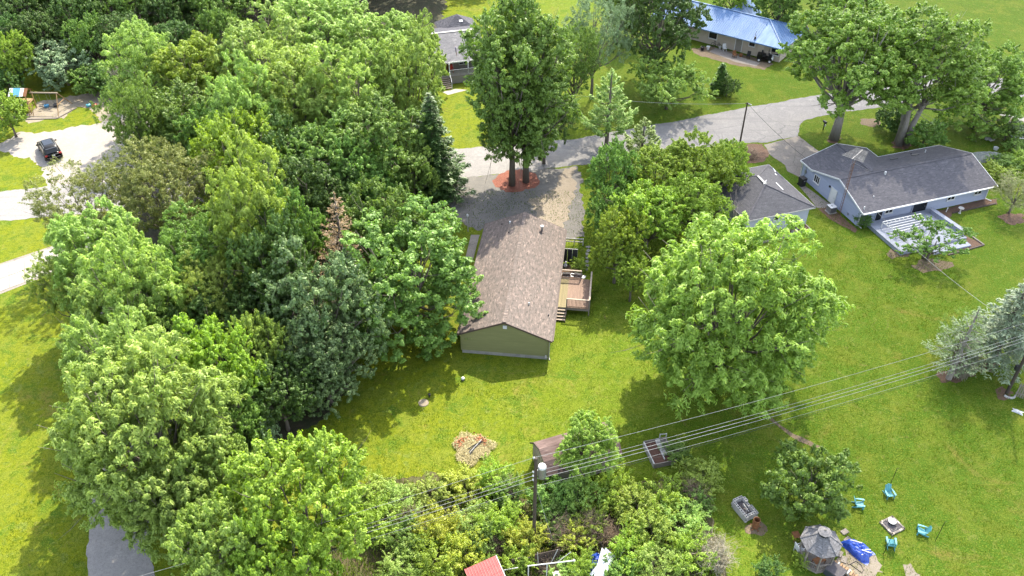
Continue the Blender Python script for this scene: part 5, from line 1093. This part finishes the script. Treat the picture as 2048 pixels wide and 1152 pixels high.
def crown(seed, R, Rz, zc, nl, lobr, ncl, clr, lpc, L, Wd, droop=.0, flat=.55, open_=0, upb=.5, bottom=-.55, jitter=.6, spray=.85, qr=(.44,.95)):
    "lumpy crown: lobes on limbs, leaf clumps on the lobes, leaves on the clumps"
    g_ = np.random.default_rng(seed); lobes = []; k = 0
    for i in range(nl):
        f = (i+.5)/nl; zz = bottom+(1-bottom)*f*.97; a = i*2.39996+g_.uniform(-.4,.4); rad = sqrt(max(0,1-zz*zz))
        q = g_.uniform(*qr); lobes.append((rad*cos(a)*R*q, rad*sin(a)*R*q, zc+zz*Rz*q))
    lobes.append((0,0,zc+Rz*.25)); LB = np.array(lobes); lr = np.array([lobr*.86*R*g_.uniform(.6,1.25) for _ in lobes]); lr[-1] = R*.5
    C = []; CL = []
    while len(C) < ncl:
        n = 4000; li = g_.integers(0,len(LB),n); d = unit(g_.normal(0,1,(n,3))+[0,0,upb*.6]); sq = np.array([1,1,min(1.1,.55+.45*Rz/R)])
        P = LB[li]+d*sq*(lr[li]*g_.uniform(.72,1.08,n))[:,None]
        e = (P-[0,0,zc])/[R,R,Rz]; ok = (np.linalg.norm(e,axis=1) < 1.2) & (P[:,2] > max(.25,zc+bottom*Rz*1.25))
        dd = np.linalg.norm((P[:,None]-LB[None])/sq,axis=2)/lr[None]; dd[np.arange(n),li] = 9; ok &= dd.min(1) > .62
        if not len(P[ok]): continue
        C += list(P[ok]); CL += list(d[ok])
    C = np.array(C[:ncl]); D = np.array(CL[:ncl])
    ci = np.repeat(np.arange(ncl), lpc); n = len(ci); s_ = g_.uniform(.45,1.25,ncl)*clr*.84
    v = unit(g_.normal(0,1,(n,3))+[0,0,.25]); rr_ = g_.uniform(.35,1,n)**.6
    ax = unit(D*.75+[0,0,.3]+g_.normal(0,.45,(ncl,3)))*(g_.uniform(.5,1.9,ncl)*clr*spray)[:,None]; tl_ = g_.uniform(-.35,1,n)
    P = C[ci]+v*[1,1,flat]*(s_[ci]*rr_*(1-.45*np.maximum(0,tl_)))[:,None]*(.82 if spray else 1)+ax[ci]*tl_[:,None]
    P[:,2] -= droop*((v[:,0]**2+v[:,1]**2)*rr_*s_[ci]+.5*np.maximum(0,tl_)**2*np.linalg.norm(ax,axis=1)[ci])
    N = unit(v*.95+D[ci]*.35+[0,0,.35]+g_.normal(0,jitter*.72,(n,3)))
    T = unit(v*[1,1,0]+ax[ci]*.6+g_.normal(0,.7,(n,3))+[0,0,-droop])
    ct_ = g_.uniform(0,1,ncl); tint = .55*ct_[ci]+.45*g_.uniform(0,1,n)
    return P, N, T, L*g_.uniform(.7,1.3,n), Wd*g_.uniform(.75,1.25,n), tint, lobes
def proto(key, R, H, zc, seed, nl, lobr, ncl, clr, lpc, L, Wd, r0, fork=1, **kw):
    Rz = H-zc; P, N, T, l_, w_, t_, lobes = crown(seed, R, Rz, zc, nl, lobr, ncl, clr, lpc, L, Wd, **kw)
    PRO[key] = dict(R=R, H=H, zc=zc, crown=leaf_mesh('crown', P, N, T, l_, w_, t_, L_maple), trunk=trunk_mb(zc, R, lobes, r0, rg=random.Random(seed), fork=fork).mesh('trunk', M_bark, True))
proto('maple_a', 6, 13, 7.4, 11, 20, .36, 883, 0.541, 63, .25, .17, .28, bottom=-.7)
proto('maple_b', 6, 14, 7.8, 12, 24, .33, 910, 0.525, 62, .25, .16, .30, upb=.8, bottom=-.7)
proto('maple_c', 6, 12, 6.8, 13, 17, .38, 827, 0.574, 66, .26, .18, .28, bottom=-.65)
proto('maple_d', 6, 12, 5.9, 14, 26, .35, 1048, 0.541, 65, .25, .17, .28, bottom=-.95)
proto('locust_a', 8.4, 18, 8.7, 24, 54, .30, 2000, 0.697, 56, .40, .12, .36, droop=.5, flat=.42, upb=.6, bottom=-.9, qr=(.53,.86), spray=.85)
proto('locust_b', 6, 15, 8.4, 22, 26, .31, 855, 0.607, 65, .36, .11, .28, droop=.5, flat=.42, upb=.7, bottom=-.7)
proto('locust_c', 6, 16, 8.8, 23, 28, .29, 827, 0.607, 65, .36, .11, .28, droop=.45, flat=.45, upb=.8, bottom=-.7)
proto('fine_a', 5.5, 13, 7.6, 31, 22, .31, 910, 0.459, 59, .18, .09, .24, jitter=.8)
proto('fine_b', 5.5, 12, 7.0, 32, 18, .33, 607, 0.508, 48, .19, .08, .22, jitter=.8)
proto('tall_a', 6.2, 22, 12.2, 41, 40, .28, 1324, 0.656, 59, .28, .17, .36, bottom=-.98, upb=.6)
proto('vase', 7.2, 17, 10.8, 42, 34, .27, 1186, 0.590, 56, .28, .18, .42, bottom=-.68, upb=.7)
proto('vase_b', 6.6, 17, 10.6, 43, 30, .27, 1048, 0.590, 53, .28, .17, .34, fork=3, bottom=-.72, upb=.6)
proto('spread', 4.4, 5.2, 2.9, 44, 15, .34, 413, 0.492, 44, .26, .15, .16, flat=.35, bottom=-.6)
proto('shrub_a', 1.6, 2.6, 1.25, 51, 14, .36, 170, 0.27, 52, .13, .08, .06, bottom=-.7, spray=1.5, jitter=.8)
proto('shrub_b', 1.6, 2.3, 1.05, 52, 8, .5, 138, 0.328, 47, .17, .07, .06, bottom=-.7, droop=.4, spray=1.7, jitter=.8)
proto('shrub_c', 1.6, 2.9, 1.4, 53, 12, .4, 165, 0.246, 44, .11, .06, .05, bottom=-.8, jitter=.9, spray=1.6)
proto('bush', 3.0, 5.0, 2.5, 54, 15, .42, 386, 0.410, 48, .22, .14, .12, bottom=-.75)
proto('apple', 3.6, 4.3, 2.7, 55, 12, .30, 206, 0.344, 38, .20, .12, .16, flat=.5, bottom=-.5, fork=2)
def conifer(key, seed, R, H, z0, nlay, nbr, L, Wd, up=-.25, tuft=False, dens=1.0, full=1.0):
    g_ = np.random.default_rng(seed); P=[];N=[];T=[];tt_=[]; mb = MB().tube([(0,0,-.1),(0,0,H*.5),(0,0,H*.98)], [.22,.13,.03], 8); rg = random.Random(seed)
    for i in range(nlay):
        f = i/(nlay-1); z = z0+(H*.97-z0)*f; r = R*(1-f)**.8*(.85+.3*rg.random())+.15; nb = max(4, int(nbr*(1-.5*f)))
        for k in range(nb):
            if rg.random() > full: continue
            a = 2*pi*(k+rg.uniform(-.35,.35))/nb+i*.9; rr_ = r*rg.uniform(.7,1.1); d = np.array([cos(a),sin(a),0]); s_ = np.array([-sin(a),cos(a),0])
            m = max(8, int(dens*46*rr_))
            u = g_.uniform(.15,1,m)**(.5 if tuft else .8); side = g_.uniform(-1,1,m)*(1-u*.75)*rr_*.34
            if tuft: side *= .6
            zz = z+up*u*rr_+.16*(u**3)*rr_*(2.2 if tuft else 1)+g_.normal(0,.06+.05*tuft,m)
            q = d*(u*rr_)[:,None]+s_*side[:,None]; q[:,2] = zz; P.append(q)
            N.append(np.tile([0,0,1.],(m,1))+g_.normal(0,.45,(m,3))); T.append(d*.8+s_*np.sign(side)[:,None]*.7+g_.normal(0,.25,(m,3))+np.array([0,0,.5*tuft])); tt_.append(np.clip(u*.7+g_.uniform(0,.4,m)-.05,0,1))
            if k % 2 == 0: mb.tube([(0,0,z),tuple(d*rr_*.9+np.array([0,0,z+up*rr_*.9]))], [.035,.012], 4)
    P=np.concatenate(P);N=np.concatenate(N);T=np.concatenate(T);n=len(P)
    PRO[key] = dict(R=R,H=H,zc=H*.45,crown=leaf_mesh('crown',P,N,T,L*g_.uniform(.7,1.3,n),Wd,np.concatenate(tt_),L_spruce),trunk=mb.mesh('trunk',M_bark))
conifer('spruce', 61, 2.6, 12, 1.0, 26, 13, .34, .10)
conifer('spruce_b', 62, 2.8, 9.5, 1.6, 18, 11, .30, .10, up=-.22, dens=.8, full=.85)
conifer('pine', 63, 2.6, 9, 2.2, 12, 8, .34, .09, up=.12, tuft=True, dens=1.3)
conifer('dead_pine', 64, 2.6, 11, 3.0, 20, 9, .26, .06, up=-.1, dens=.55, full=.7)
conifer('bare_spruce', 65, 2.4, 7.5, 1.6, 15, 9, .24, .06, up=.1, dens=.42, full=.8)
conifer('columnar', 66, .75, 4.2, .15, 26, 9, .20, .10, up=.35, dens=1.6)
def twiggy(key, seed, R, H, n):
    rg = random.Random(seed); mb = MB()
    for k in range(n):
        a = rg.uniform(0,6.28); r = R*rg.uniform(.15,1); b = Vector((rg.uniform(-.5,.5)*R,rg.uniform(-.5,.5)*R,0)); e = Vector((cos(a)*r,sin(a)*r,H*rg.uniform(.35,1)*(1.1-.5*r/R)))
        m = b.lerp(e,.55)+Vector((rg.uniform(-.3,.3),rg.uniform(-.3,.3),rg.uniform(0,.4))); mb.tube([b,m,e],[.022,.014,.006],3,False)
        for _ in range(3): q = m.lerp(e,rg.random()); mb.tube([q,q+Vector((rg.uniform(-.5,.5),rg.uniform(-.5,.5),rg.uniform(-.25,.35)))],[.010,.004],3,False)
    PRO[key] = dict(R=R,H=H,zc=H*.5,crown=None,trunk=mb.mesh('branches',M_twig))
twiggy('vine_a', 71, 1.7, 1.7, 150); twiggy('vine_b', 72, 1.7, 2.2, 170)

TR = random.Random(99)
def plant(label, key, m, px, py, rpx, H, cat='tree', name='tree', group=None, base=None, lean=None, bark=None, sq=1.0):
    "px,py: crown centre in the photograph (or base: foot of the trunk), rpx: crown radius in photo pixels, H: height in metres"
    p = PRO[key]; sz = H/p['H']; zc = p['zc']*sz
    if base: q = U(*base); c = Vector((q.x,q.y,zc))
    else: c = U(px,py,zc); q = Vector((c.x,c.y,0))
    s = rpx/PXM(c)/p['R']
    t = thing(name, label, cat, (q.x,q.y,0), TR.uniform(0,6.28), group); t.scale = (s,s*sq,sz)
    if lean: t.rotation_euler = (lean[0], lean[1], t.rotation_euler.z)
    for nm in ('crown','trunk'):
        if p[nm] is None: continue
        o = obj(nm if p['crown'] is not None else 'branches', p[nm], None, t)
        mm = m if nm == 'crown' or p['crown'] is None else (bark or M_bark)
        o.material_slots[0].link = 'OBJECT'; o.material_slots[0].material = mm
    return t
exec_trees = True
# around the green house
plant('dense green maple touching the left eave of the green house', 'maple_d', L_mid, 825, 555, 158, 12)
plant('lower maple limb crown beside the gravel drive, behind the dense maple at the green house', 'maple_c', L_mid, 760, 470, 85, 11)
plant('dark silver leaved maple left of the dense maple by the green house', 'maple_d', L_silver, 640, 640, 118, 12.5)
plant('dark silver maple standing lowest at the edge of the shaded back lawn', 'maple_d', L_silver, 650, 735, 85, 8)
plant('dead conifer with rusty brown needles between the two maples', 'dead_pine', L_brown, 688, 520, 72, 13.5, name='conifer', cat='conifer')
plant('lower half dead brown conifer right of the tallest dead one', 'dead_pine', L_brown, 712, 565, 50, 11, name='conifer', cat='conifer')
plant('small browned conifer top left of the silver maple', 'dead_pine', L_brown, 590, 590, 45, 11, name='conifer', cat='conifer')
plant('pale yellow green locust with the brightest crown in the left wood', 'locust_b', L_lime, 500, 460, 100, 17)
plant('bright green tree just above the yellow green locust, by the road', 'maple_c', L_bright, 478, 345, 92, 13)
plant('olive brown fine leaved tree overhanging the road at the left', 'fine_b', L_olive, 175, 412, 105, 11)
plant('olive fine leaved tree in the middle of the left wood', 'fine_a', L_olive, 330, 400, 110, 14)
plant('olive dark tree deep in the left wood below the fine leaved one', 'fine_a', L_mid, 390, 520, 100, 12)
plant('locust with airy light crown hanging over the concrete drive', 'locust_c', L_walnut, 195, 520, 105, 14)
plant('locust with layered crown right of the concrete drive', 'locust_b', L_ash, 285, 600, 110, 14)
plant('locust leaning over the left lawn halfway down the side lane', 'locust_c', L_walnut, 215, 660, 90, 12)
plant('yellow green small leaved tree in front of the silver maple', 'maple_a', L_bright, 440, 745, 90, 12)
plant('locust crown beside the side lane above the largest one', 'locust_b', L_walnut, 260, 765, 115, 14)
plant('largest pale locust spreading over the lower side lane', 'locust_a', L_ash, 305, 880, 185, 15)
plant('light green locust at the lower edge of the side lane', 'locust_c', L_walnut, 345, 1010, 100, 10)
plant('broad yellowish maple at the bottom of the left wood beside the fence row', 'maple_b', L_bright, 610, 1030, 145, 13)
plant('maple crown cut by the bottom edge right of the side lane', 'maple_a', L_walnut, 440, 1110, 105, 12)
plant('maple at the bottom edge between the side lane and the fence row', 'maple_c', L_bright, 560, 1150, 100, 11)
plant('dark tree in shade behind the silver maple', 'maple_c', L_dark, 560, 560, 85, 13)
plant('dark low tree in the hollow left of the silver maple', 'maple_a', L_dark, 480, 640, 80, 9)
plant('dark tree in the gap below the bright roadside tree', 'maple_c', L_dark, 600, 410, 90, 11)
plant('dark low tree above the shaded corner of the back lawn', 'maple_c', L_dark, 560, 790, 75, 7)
plant('pale leaved sapling at the shaded corner of the back lawn', 'shrub_b', L_grey, 515, 880, 42, 4.5, cat='shrub', name='shrub')
plant('dark tree beside the road behind the olive tree', 'maple_b', L_mid, 400, 300, 70, 11)
plant('dark tree under the locusts beside the side lane', 'maple_a', L_dark, 360, 680, 75, 9)
for lab, k, m, px, py, r, H in (
    ('light green tree filling the canopy between the concrete drive and the side lane', 'fine_a', L_ash, 130, 575, 62, 10),
    ('mid green tree between the pale locusts and the dark hollow', 'maple_a', L_mid, 360, 590, 78, 11),
    ('mid green tree left of the dead conifer', 'maple_b', L_mid, 575, 490, 72, 13),
    ('fine leaved tree under the brightest locust', 'fine_a', L_ash, 420, 600, 78, 11),
    ('leafy tree filling the dark hollow above the broad maple', 'maple_c', L_mid, 470, 850, 72, 8),
    ('green tree joining the pale locust and the broad maple', 'maple_a', L_walnut, 430, 950, 80, 10),
    ('fine leaved tree above the brightest locust at the road', 'fine_b', L_olive, 285, 352, 66, 10),
    ('mid green tree right of the small leaved yellow green one', 'maple_c', L_ash, 520, 720, 62, 9)):
    plant(lab, k, m, px, py, r, H)
# north of the road
for lab, k, m, px, py, r, H in (
    ('pale topped locust nearest the gravel lot and the play set', 'locust_b', L_walnut, 300, 150, 88, 14),
    ('thin crowned tree at the right edge of the gravel lot', 'fine_a', L_mid, 285, 260, 70, 15),
    ('locust second from the gravel lot in the big roadside grove', 'locust_c', L_bright, 400, 160, 95, 14),
    ('dark leaved tree above the gravel lot corner in the grove', 'maple_b', L_mid, 370, 270, 95, 12),
    ('pale green locust at the upper middle of the grove', 'locust_b', L_walnut, 520, 130, 105, 14),
    ('tall locust at the top of the grove under the dark wood', 'locust_c', L_walnut, 640, 70, 105, 14),
    ('broad locust in the centre of the grove', 'locust_a', L_ash, 590, 220, 125, 15),
    ('locust with a forked trunk left of the grove centre', 'locust_b', L_walnut, 480, 250, 85, 15),
    ('locust reaching toward the grey porch house roof', 'locust_c', L_walnut, 760, 110, 100, 14),
    ('locust right of the grove centre', 'locust_b', L_ash, 710, 210, 110, 15),
    ('locust with drooping tips beside the porch steps', 'locust_b', L_walnut, 815, 180, 78, 15),
    ('broad dark green tree at the lower right of the grove above the road', 'maple_b', L_mid, 770, 300, 100, 12),
    ('round dark green tree at the lower middle of the grove', 'maple_a', L_mid, 640, 330, 100, 12),
    ('silvery tipped maple at the road edge of the grove', 'maple_c', L_mid, 720, 355, 75, 10),
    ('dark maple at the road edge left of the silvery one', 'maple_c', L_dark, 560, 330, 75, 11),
    ('small dark tree next to the spruce by the road', 'maple_a', L_mid, 825, 340, 52, 9),
    ('dark roadside tree beside the conifer mulch', 'maple_a', L_dark, 660, 400, 65, 9)):
    plant(lab, k, m, px, py, r, H)
plant('light locust standing before the left half of the porch house', 'locust_b', L_walnut, 842, 100, 46, 11)
plant('dark green spruce at the right end of the grove beside the road', 'spruce', L_spruce, 0, 0, 74, 12.5, base=(870,388), name='spruce', cat='conifer')
rw = random.Random(17); ORD = ('first','second','third','fourth','fifth','sixth','seventh','eighth','ninth','tenth','eleventh','twelfth'); seen_ = {}
for j, yy in enumerate((113,119,126,134,143,153,165)):
    x = -108 + (j%2)*4
    while x < 2:
        h_ = (8.5,11,13,14,15,16,17)[j]*rw.uniform(.85,1.15); rr_ = rw.uniform(3.4,4.6)*(.8 if j == 0 else 1)
        skip = (x > -38 and yy < 124) or (x > -22 and yy < 137) or (x > -6 and yy < 150)
        if not skip:
            p_ = Vector((x+rw.uniform(-1,1), yy+rw.uniform(-1.5,1.5), 0)); d_ = p_.y*ct+(CAMH-0)*st
            key = ('maple_a','maple_b','maple_c')[rw.randrange(3)]; c_ = Vector((p_.x,p_.y,PRO[key]['zc']*h_/PRO[key]['H']))
            fpx = 1024+F_PX*p_.x/(p_.y*ct+CAMH*st); fpy = PY(p_)
            zone = 'behind the play set' if x < -48 else 'behind the gravel lot' if x < -34 else 'behind the big roadside grove' if x < -16 else 'behind the porch house'; row = ('front','second','third','fourth','fifth','sixth','rearmost')[j]
            o_ = seen_[(row,zone)] = seen_.get((row,zone),-1)+1
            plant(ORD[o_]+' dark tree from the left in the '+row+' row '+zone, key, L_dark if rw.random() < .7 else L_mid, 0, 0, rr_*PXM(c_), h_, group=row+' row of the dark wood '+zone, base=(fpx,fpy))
        x += rr_*1.75
plant('silvery green shrubby tree behind the play set', 'bush', L_grey, 125, 132, 62, 5.5, cat='shrub', name='shrub')
plant('darker shrub right of the silvery one behind the play set', 'bush', L_mid, 180, 158, 38, 4, cat='shrub', name='shrub')
plant('dark thicket shrub between the play yard and the grove', 'bush', L_dark, 225, 158, 40, 4, cat='shrub', name='shrub')
plant('yellow green young tree left of the silvery shrub', 'locust_b', L_bright, 25, 115, 42, 8)
plant('dark shrub at the left edge behind the play set', 'bush', L_dark, 15, 165, 34, 4, cat='shrub', name='shrub')
plant('small round bright tree at the left edge beside the gravel lot', 'maple_c', L_bright, 14, 228, 44, 5.5)
plant('dead bare branched shrub at the edge of the grove near the toys', 'vine_b', M_ptwig, 245, 165, 34, 7, cat='shrub', name='bare_shrub')
# middle top
plant('tall tree with two trunks in the red mulch ring, left trunk', 'tall_a', L_mid, 0, 0, 102, 23, base=(1024,370))
plant('tall tree with two trunks in the red mulch ring, right trunk', 'tall_a', L_mid, 0, 0, 98, 21, base=(1052,364))
plant('dark leaved low crown behind the red mulch ring across the road', 'maple_a', L_dark, 1090, 240, 58, 10)
plant('feathery grey green willow right of the twin trunked tree', 'fine_b', L_grey, 1190, 70, 70, 15)
plant('pale leaved tree between the willow and the twin trunked tree', 'fine_a', L_mid, 1150, 130, 60, 13)
plant('big dark oak in front of the left end of the blue metal roof', 'maple_b', L_dark, 1322, 45, 88, 15)
plant('tall pale pine across the gravel drive from the green house', 'pine', L_pine, 0, 0, 58, 10.5, base=(1212,300), name='pine', cat='conifer')
plant('shorter pale pine rising from the roadside thicket', 'pine', L_pine, 0, 0, 52, 7.5, base=(1278,352), name='pine', cat='conifer')
plant('wide spreading layered tree on the lawn before the blue metal roof', 'spread', L_walnut, 1338, 170, 78, 6)
plant('dark columnar evergreen on the lawn, taller of the pair', 'columnar', L_dark, 0, 0, 17, 4.2, base=(1437,186), name='evergreen', cat='conifer')
plant('dark rounded evergreen shrub, shorter of the pair on the lawn', 'shrub_a', L_dark, 1456, 172, 22, 3, cat='shrub', name='evergreen')
for lab, key, m, px, py, r, H in (
    ('dark tree at the left end of the thicket beside the gravel drive', 'maple_b', L_mid, 1228, 360, 55, 9.5),
    ('dark lower tree below it along the gravel drive', 'maple_c', L_mid, 1218, 440, 48, 7),
    ('bright bushy tree in the thicket nearest the short pine', 'maple_a', L_bright, 1310, 350, 75, 8.5),
    ('bright bushy tree in the middle of the thicket', 'maple_c', L_bright, 1390, 345, 72, 8.5),
    ('bright bushy tree of the thicket touching the garage', 'maple_b', L_bright, 1452, 338, 50, 7),
    ('bright tree at the front of the thicket over the big locust', 'maple_a', L_bright, 1300, 430, 80, 9),
    ('green tree between the thicket and the garage wall', 'maple_b', L_bright, 1385, 415, 68, 8),
    ('bright bush at the lower left corner of the thicket beside the deck lawn', 'maple_c', L_bright, 1235, 490, 55, 8),
    ('lowest bush of the thicket at the side of the big locust', 'maple_a', L_bright, 1265, 550, 42, 5.5)):
    plant(lab, key, m, px, py, r, H)
plant('biggest round feathery locust in the middle of the back lawns', 'locust_a', L_locust, 1466, 632, 200, 16.2)
plant('vase shaped maple with a thick trunk behind the blue house', 'vase', L_maple, 0, 0, 148, 17, base=(1668,278), lean=None, bark=M_barkl)
plant('many stemmed maple right of the vase shaped one behind the blue house', 'vase_b', L_maple, 0, 0, 140, 16.5, base=(1803,288), bark=M_barkl)
plant('maple crown at the upper right corner beyond the many stemmed maple', 'maple_d', L_maple, 1972, 180, 92, 10.5)
plant('clipped dark evergreen hedge bush between the two maple trunks', 'bush', L_dark, 1790, 236, 36, 3.4, cat='shrub', name='hedge_bush')
plant('loose green shrub right of the many stemmed maple trunk', 'bush', L_mid, 1850, 268, 40, 3, cat='shrub', name='shrub')
for lab, key, m, px, py, r, H in (('leafy shrub beyond the right end of the blue house roof', 'shrub_a', L_bright, 1995, 345, 34, 1.8),('garden vines on the white trellis', 'shrub_c', L_mid, 2032, 292, 26, 1.6),('dark hedge shrub above the white trellis', 'bush', L_mid, 2015, 262, 36, 2.5),('hedge shrub at the right edge behind the trellis', 'bush', L_grey, 2048, 265, 30, 2.5),('low shrub beside the rumpled cloth', 'shrub_a', L_mid, 2010, 325, 28, 1.5),('shrub at the right edge below the trellis', 'shrub_b', L_bright, 2045, 320, 30, 1.6)):
    plant(lab, key, m, px, py, r, H, cat='shrub', name='shrub')
plant('pale sparse shrub at the right edge beyond the blue house', 'fine_b', L_pale, 2035, 385, 46, 4.5, cat='shrub', name='shrub')
for lab, key, m, px, py, r, H in (('round tree behind the right end of the blue metal roof', 'maple_a', L_mid, 1560, 8, 46, 9),('tree behind the blue metal roof ridge', 'maple_c', L_bright, 1470, -12, 42, 9),('tree at the top edge above the vase shaped maple', 'maple_b', L_mid, 1690, -10, 60, 12),('tree at the top edge above the oak', 'maple_a', L_mid, 1280, -40, 60, 14),('bushy tree at the far left end of the blue metal roof', 'maple_c', L_mid, 1240, 20, 40, 9)):
    plant(lab, key, m, px, py, r, H)
# right hand lawn
plant('tall blue grey spruce at the right edge of the lawn', 'spruce_b', L_bspruce, 0, 0, 88, 10, base=(1978,734), name='spruce', cat='conifer')
plant('half bare yellowing spruce left of the blue grey one', 'bare_spruce', L_grey, 0, 0, 70, 8, base=(1897,757), name='spruce', cat='conifer', bark=M_barkl)
plant('yellow green broadleaf growing up between the two spruces', 'fine_b', L_walnut, 1925, 670, 42, 5.5)
plant('bare many stemmed shrub between the two spruces', 'vine_b', M_ptwig, 1932, 715, 36, 4, cat='shrub', name='bare_shrub')
plant('gnarled apple tree in front of the pale blue deck', 'apple', L_mid, 1864, 480, 76, 3.7, bark=M_bark)
plant('climbing shrub on the rear corner of the blue house', 'shrub_a', L_dark, 1726, 440, 17, 1.7, cat='shrub', name='shrub')
plant('round dark green bush on the lawn behind the gazebo', 'bush', L_mid, 1620, 965, 82, 5.5, cat='bush', name='bush')
plant('low round bush at the bottom edge left of the gazebo', 'shrub_a', L_dark, 1540, 1140, 27, 1.5, cat='shrub', name='shrub')
plant('small light green plant at the foot of the gazebo', 'shrub_b', L_bright, 1600, 1120, 16, .9, cat='shrub', name='shrub')
plant('small green shrub behind the deck railing grills', 'shrub_b', L_bright, 1157, 528, 16, 1.0, cat='shrub', name='shrub')
plant('young feathery tree standing in front of the shed', 'locust_c', L_locust, 1178, 892, 68, 7.5)
plant('squash plants spilling over the raised bed', 'shrub_a', L_mid, 1352, 905, 28, 1.0, cat='shrub', name='shrub')
# overgrown fence row along the bottom
FR = [('yellow green shrub', L_lime, 'shrub_a'), ('bright green shrub', L_bright, 'shrub_b'), ('leafy green shrub', L_walnut, 'shrub_c'), ('dark green shrub', L_mid, 'shrub_a'), ('golden yellow shrub', L_yel, 'shrub_b')]
fence_row = [(750,985,40,1.8,0,'at the left end of the fence row nearest the mown lawn'),(800,1000,42,2,2,'left of the power pole, third from the broad maple'),(860,985,40,1.6,0,'below the straw pile on its left'),(925,965,40,1.6,4,'touching the lower edge of the straw pile'),(985,960,38,2,1,'right below the straw pile'),(1020,985,36,2.2,3,'just left of the transformer pole'),
 (760,1050,45,2.2,1,'beside the broad yellowish maple'),(820,1075,46,2.4,3,'below the wires left of the golden shrubs'),(880,1060,46,2.4,4,'in the middle of the lower left fence row'),(940,1045,44,2.2,2,'midway between the straw pile and the red roof'),(1000,1045,44,2.4,1,'left of the pole foot'),(800,1130,46,2.2,2,'at the bottom edge left of the red roof'),(870,1125,46,2.4,1,'at the bottom edge beside the red roof, left'),(925,1110,42,2.4,4,'above the red roof on its left'),(960,1080,40,2.2,3,'directly above the red roof'),(1050,1075,40,2,4,'above the pipe frame on the left'),
 (1100,990,45,2.4,3,'at the foot of the shed wall'),(1160,985,46,2.6,2,'under the young feathery tree'),(1225,985,46,2.4,1,'right of the shed wall'),(1110,1040,42,1.8,3,'right of the transformer pole foot'),(1150,1075,36,1.8,4,'in the dead vines above the sheet metal'),(1270,1010,48,2.6,0,'first of three right of the shed'),(1330,1000,48,2.4,1,'second of three right of the shed'),(1300,1060,50,2.8,0,'biggest one in the brush right of the sheet metal'),(1365,1050,48,2.4,2,'at the lawn edge above the pale dead vine'),(1400,955,44,2.2,0,'at the corner of the raised bed'),(1385,1005,40,1.8,3,'below the raised bed at the lawn edge'),
 (1255,1110,44,2.4,1,'right of the leaning pale pole'),(1310,1125,48,2.6,2,'at the bottom edge below the biggest brush shrub'),(1240,1150,42,2,3,'at the bottom edge right of the metal sheets'),(1375,1110,46,2.2,1,'beside the pale dead vine at the bottom'),(1120,1150,34,1.2,2,'under the white pipe frame'),(1165,1130,30,1.6,1,'left of the dark blue tarpaulin'),(1040,1120,34,1.6,1,'between the red roof and the brown panels'),(1180,1040,40,1.8,1,'above the dead vines right of the pole'),(705,1000,40,2,0,'at the edge of the broad maple and lawn')]
for px, py, r, H, ty, where in fence_row:
    nm_, m, key = FR[ty]; plant(nm_+' '+where, key, m, px, py, r, H, cat='shrub', name='shrub', group='shrubs of the overgrown fence row')
for px, py, r, H, key, m, lab in ((1385,985,48,2.4,'vine_a',M_twig,'brown dead vine tangle beside the raised bed corner'),(1185,1052,52,2.6,'vine_a',M_twig,'brown dead brush tangle in the middle of the fence row'),(1128,1060,48,2.6,'vine_b',M_twig,'brown dead brush tangle right of the pole guy wire'),(1428,1100,58,2.6,'vine_b',M_ptwig,'pale dead vine mound at the right end of the fence row'),(1225,1065,40,1.5,'vine_b',M_twig,'brown dead brush tangle above the leaning pole'),(1095,1125,30,1.4,'vine_b',M_twig,'dead brown stalks beside the brown board panel'),(815,1035,40,2.2,'vine_a',M_twig,'dead brown brush left of the golden shrubs'),(1012,968,34,2.0,'vine_b',M_ptwig,'dry pale stalks between the straw pile and the pole'),(1500,306,32,1.0,'vine_a',M_twig,'heap of cut brown branches on bare dirt at the roadside by the slim pole'),(990,1090,30,1.5,'vine_a',M_twig,'dead brown brush beside the red roof ridge')):
    plant(lab, key, m, px, py, r, H, cat='shrub', name='bare_shrub')
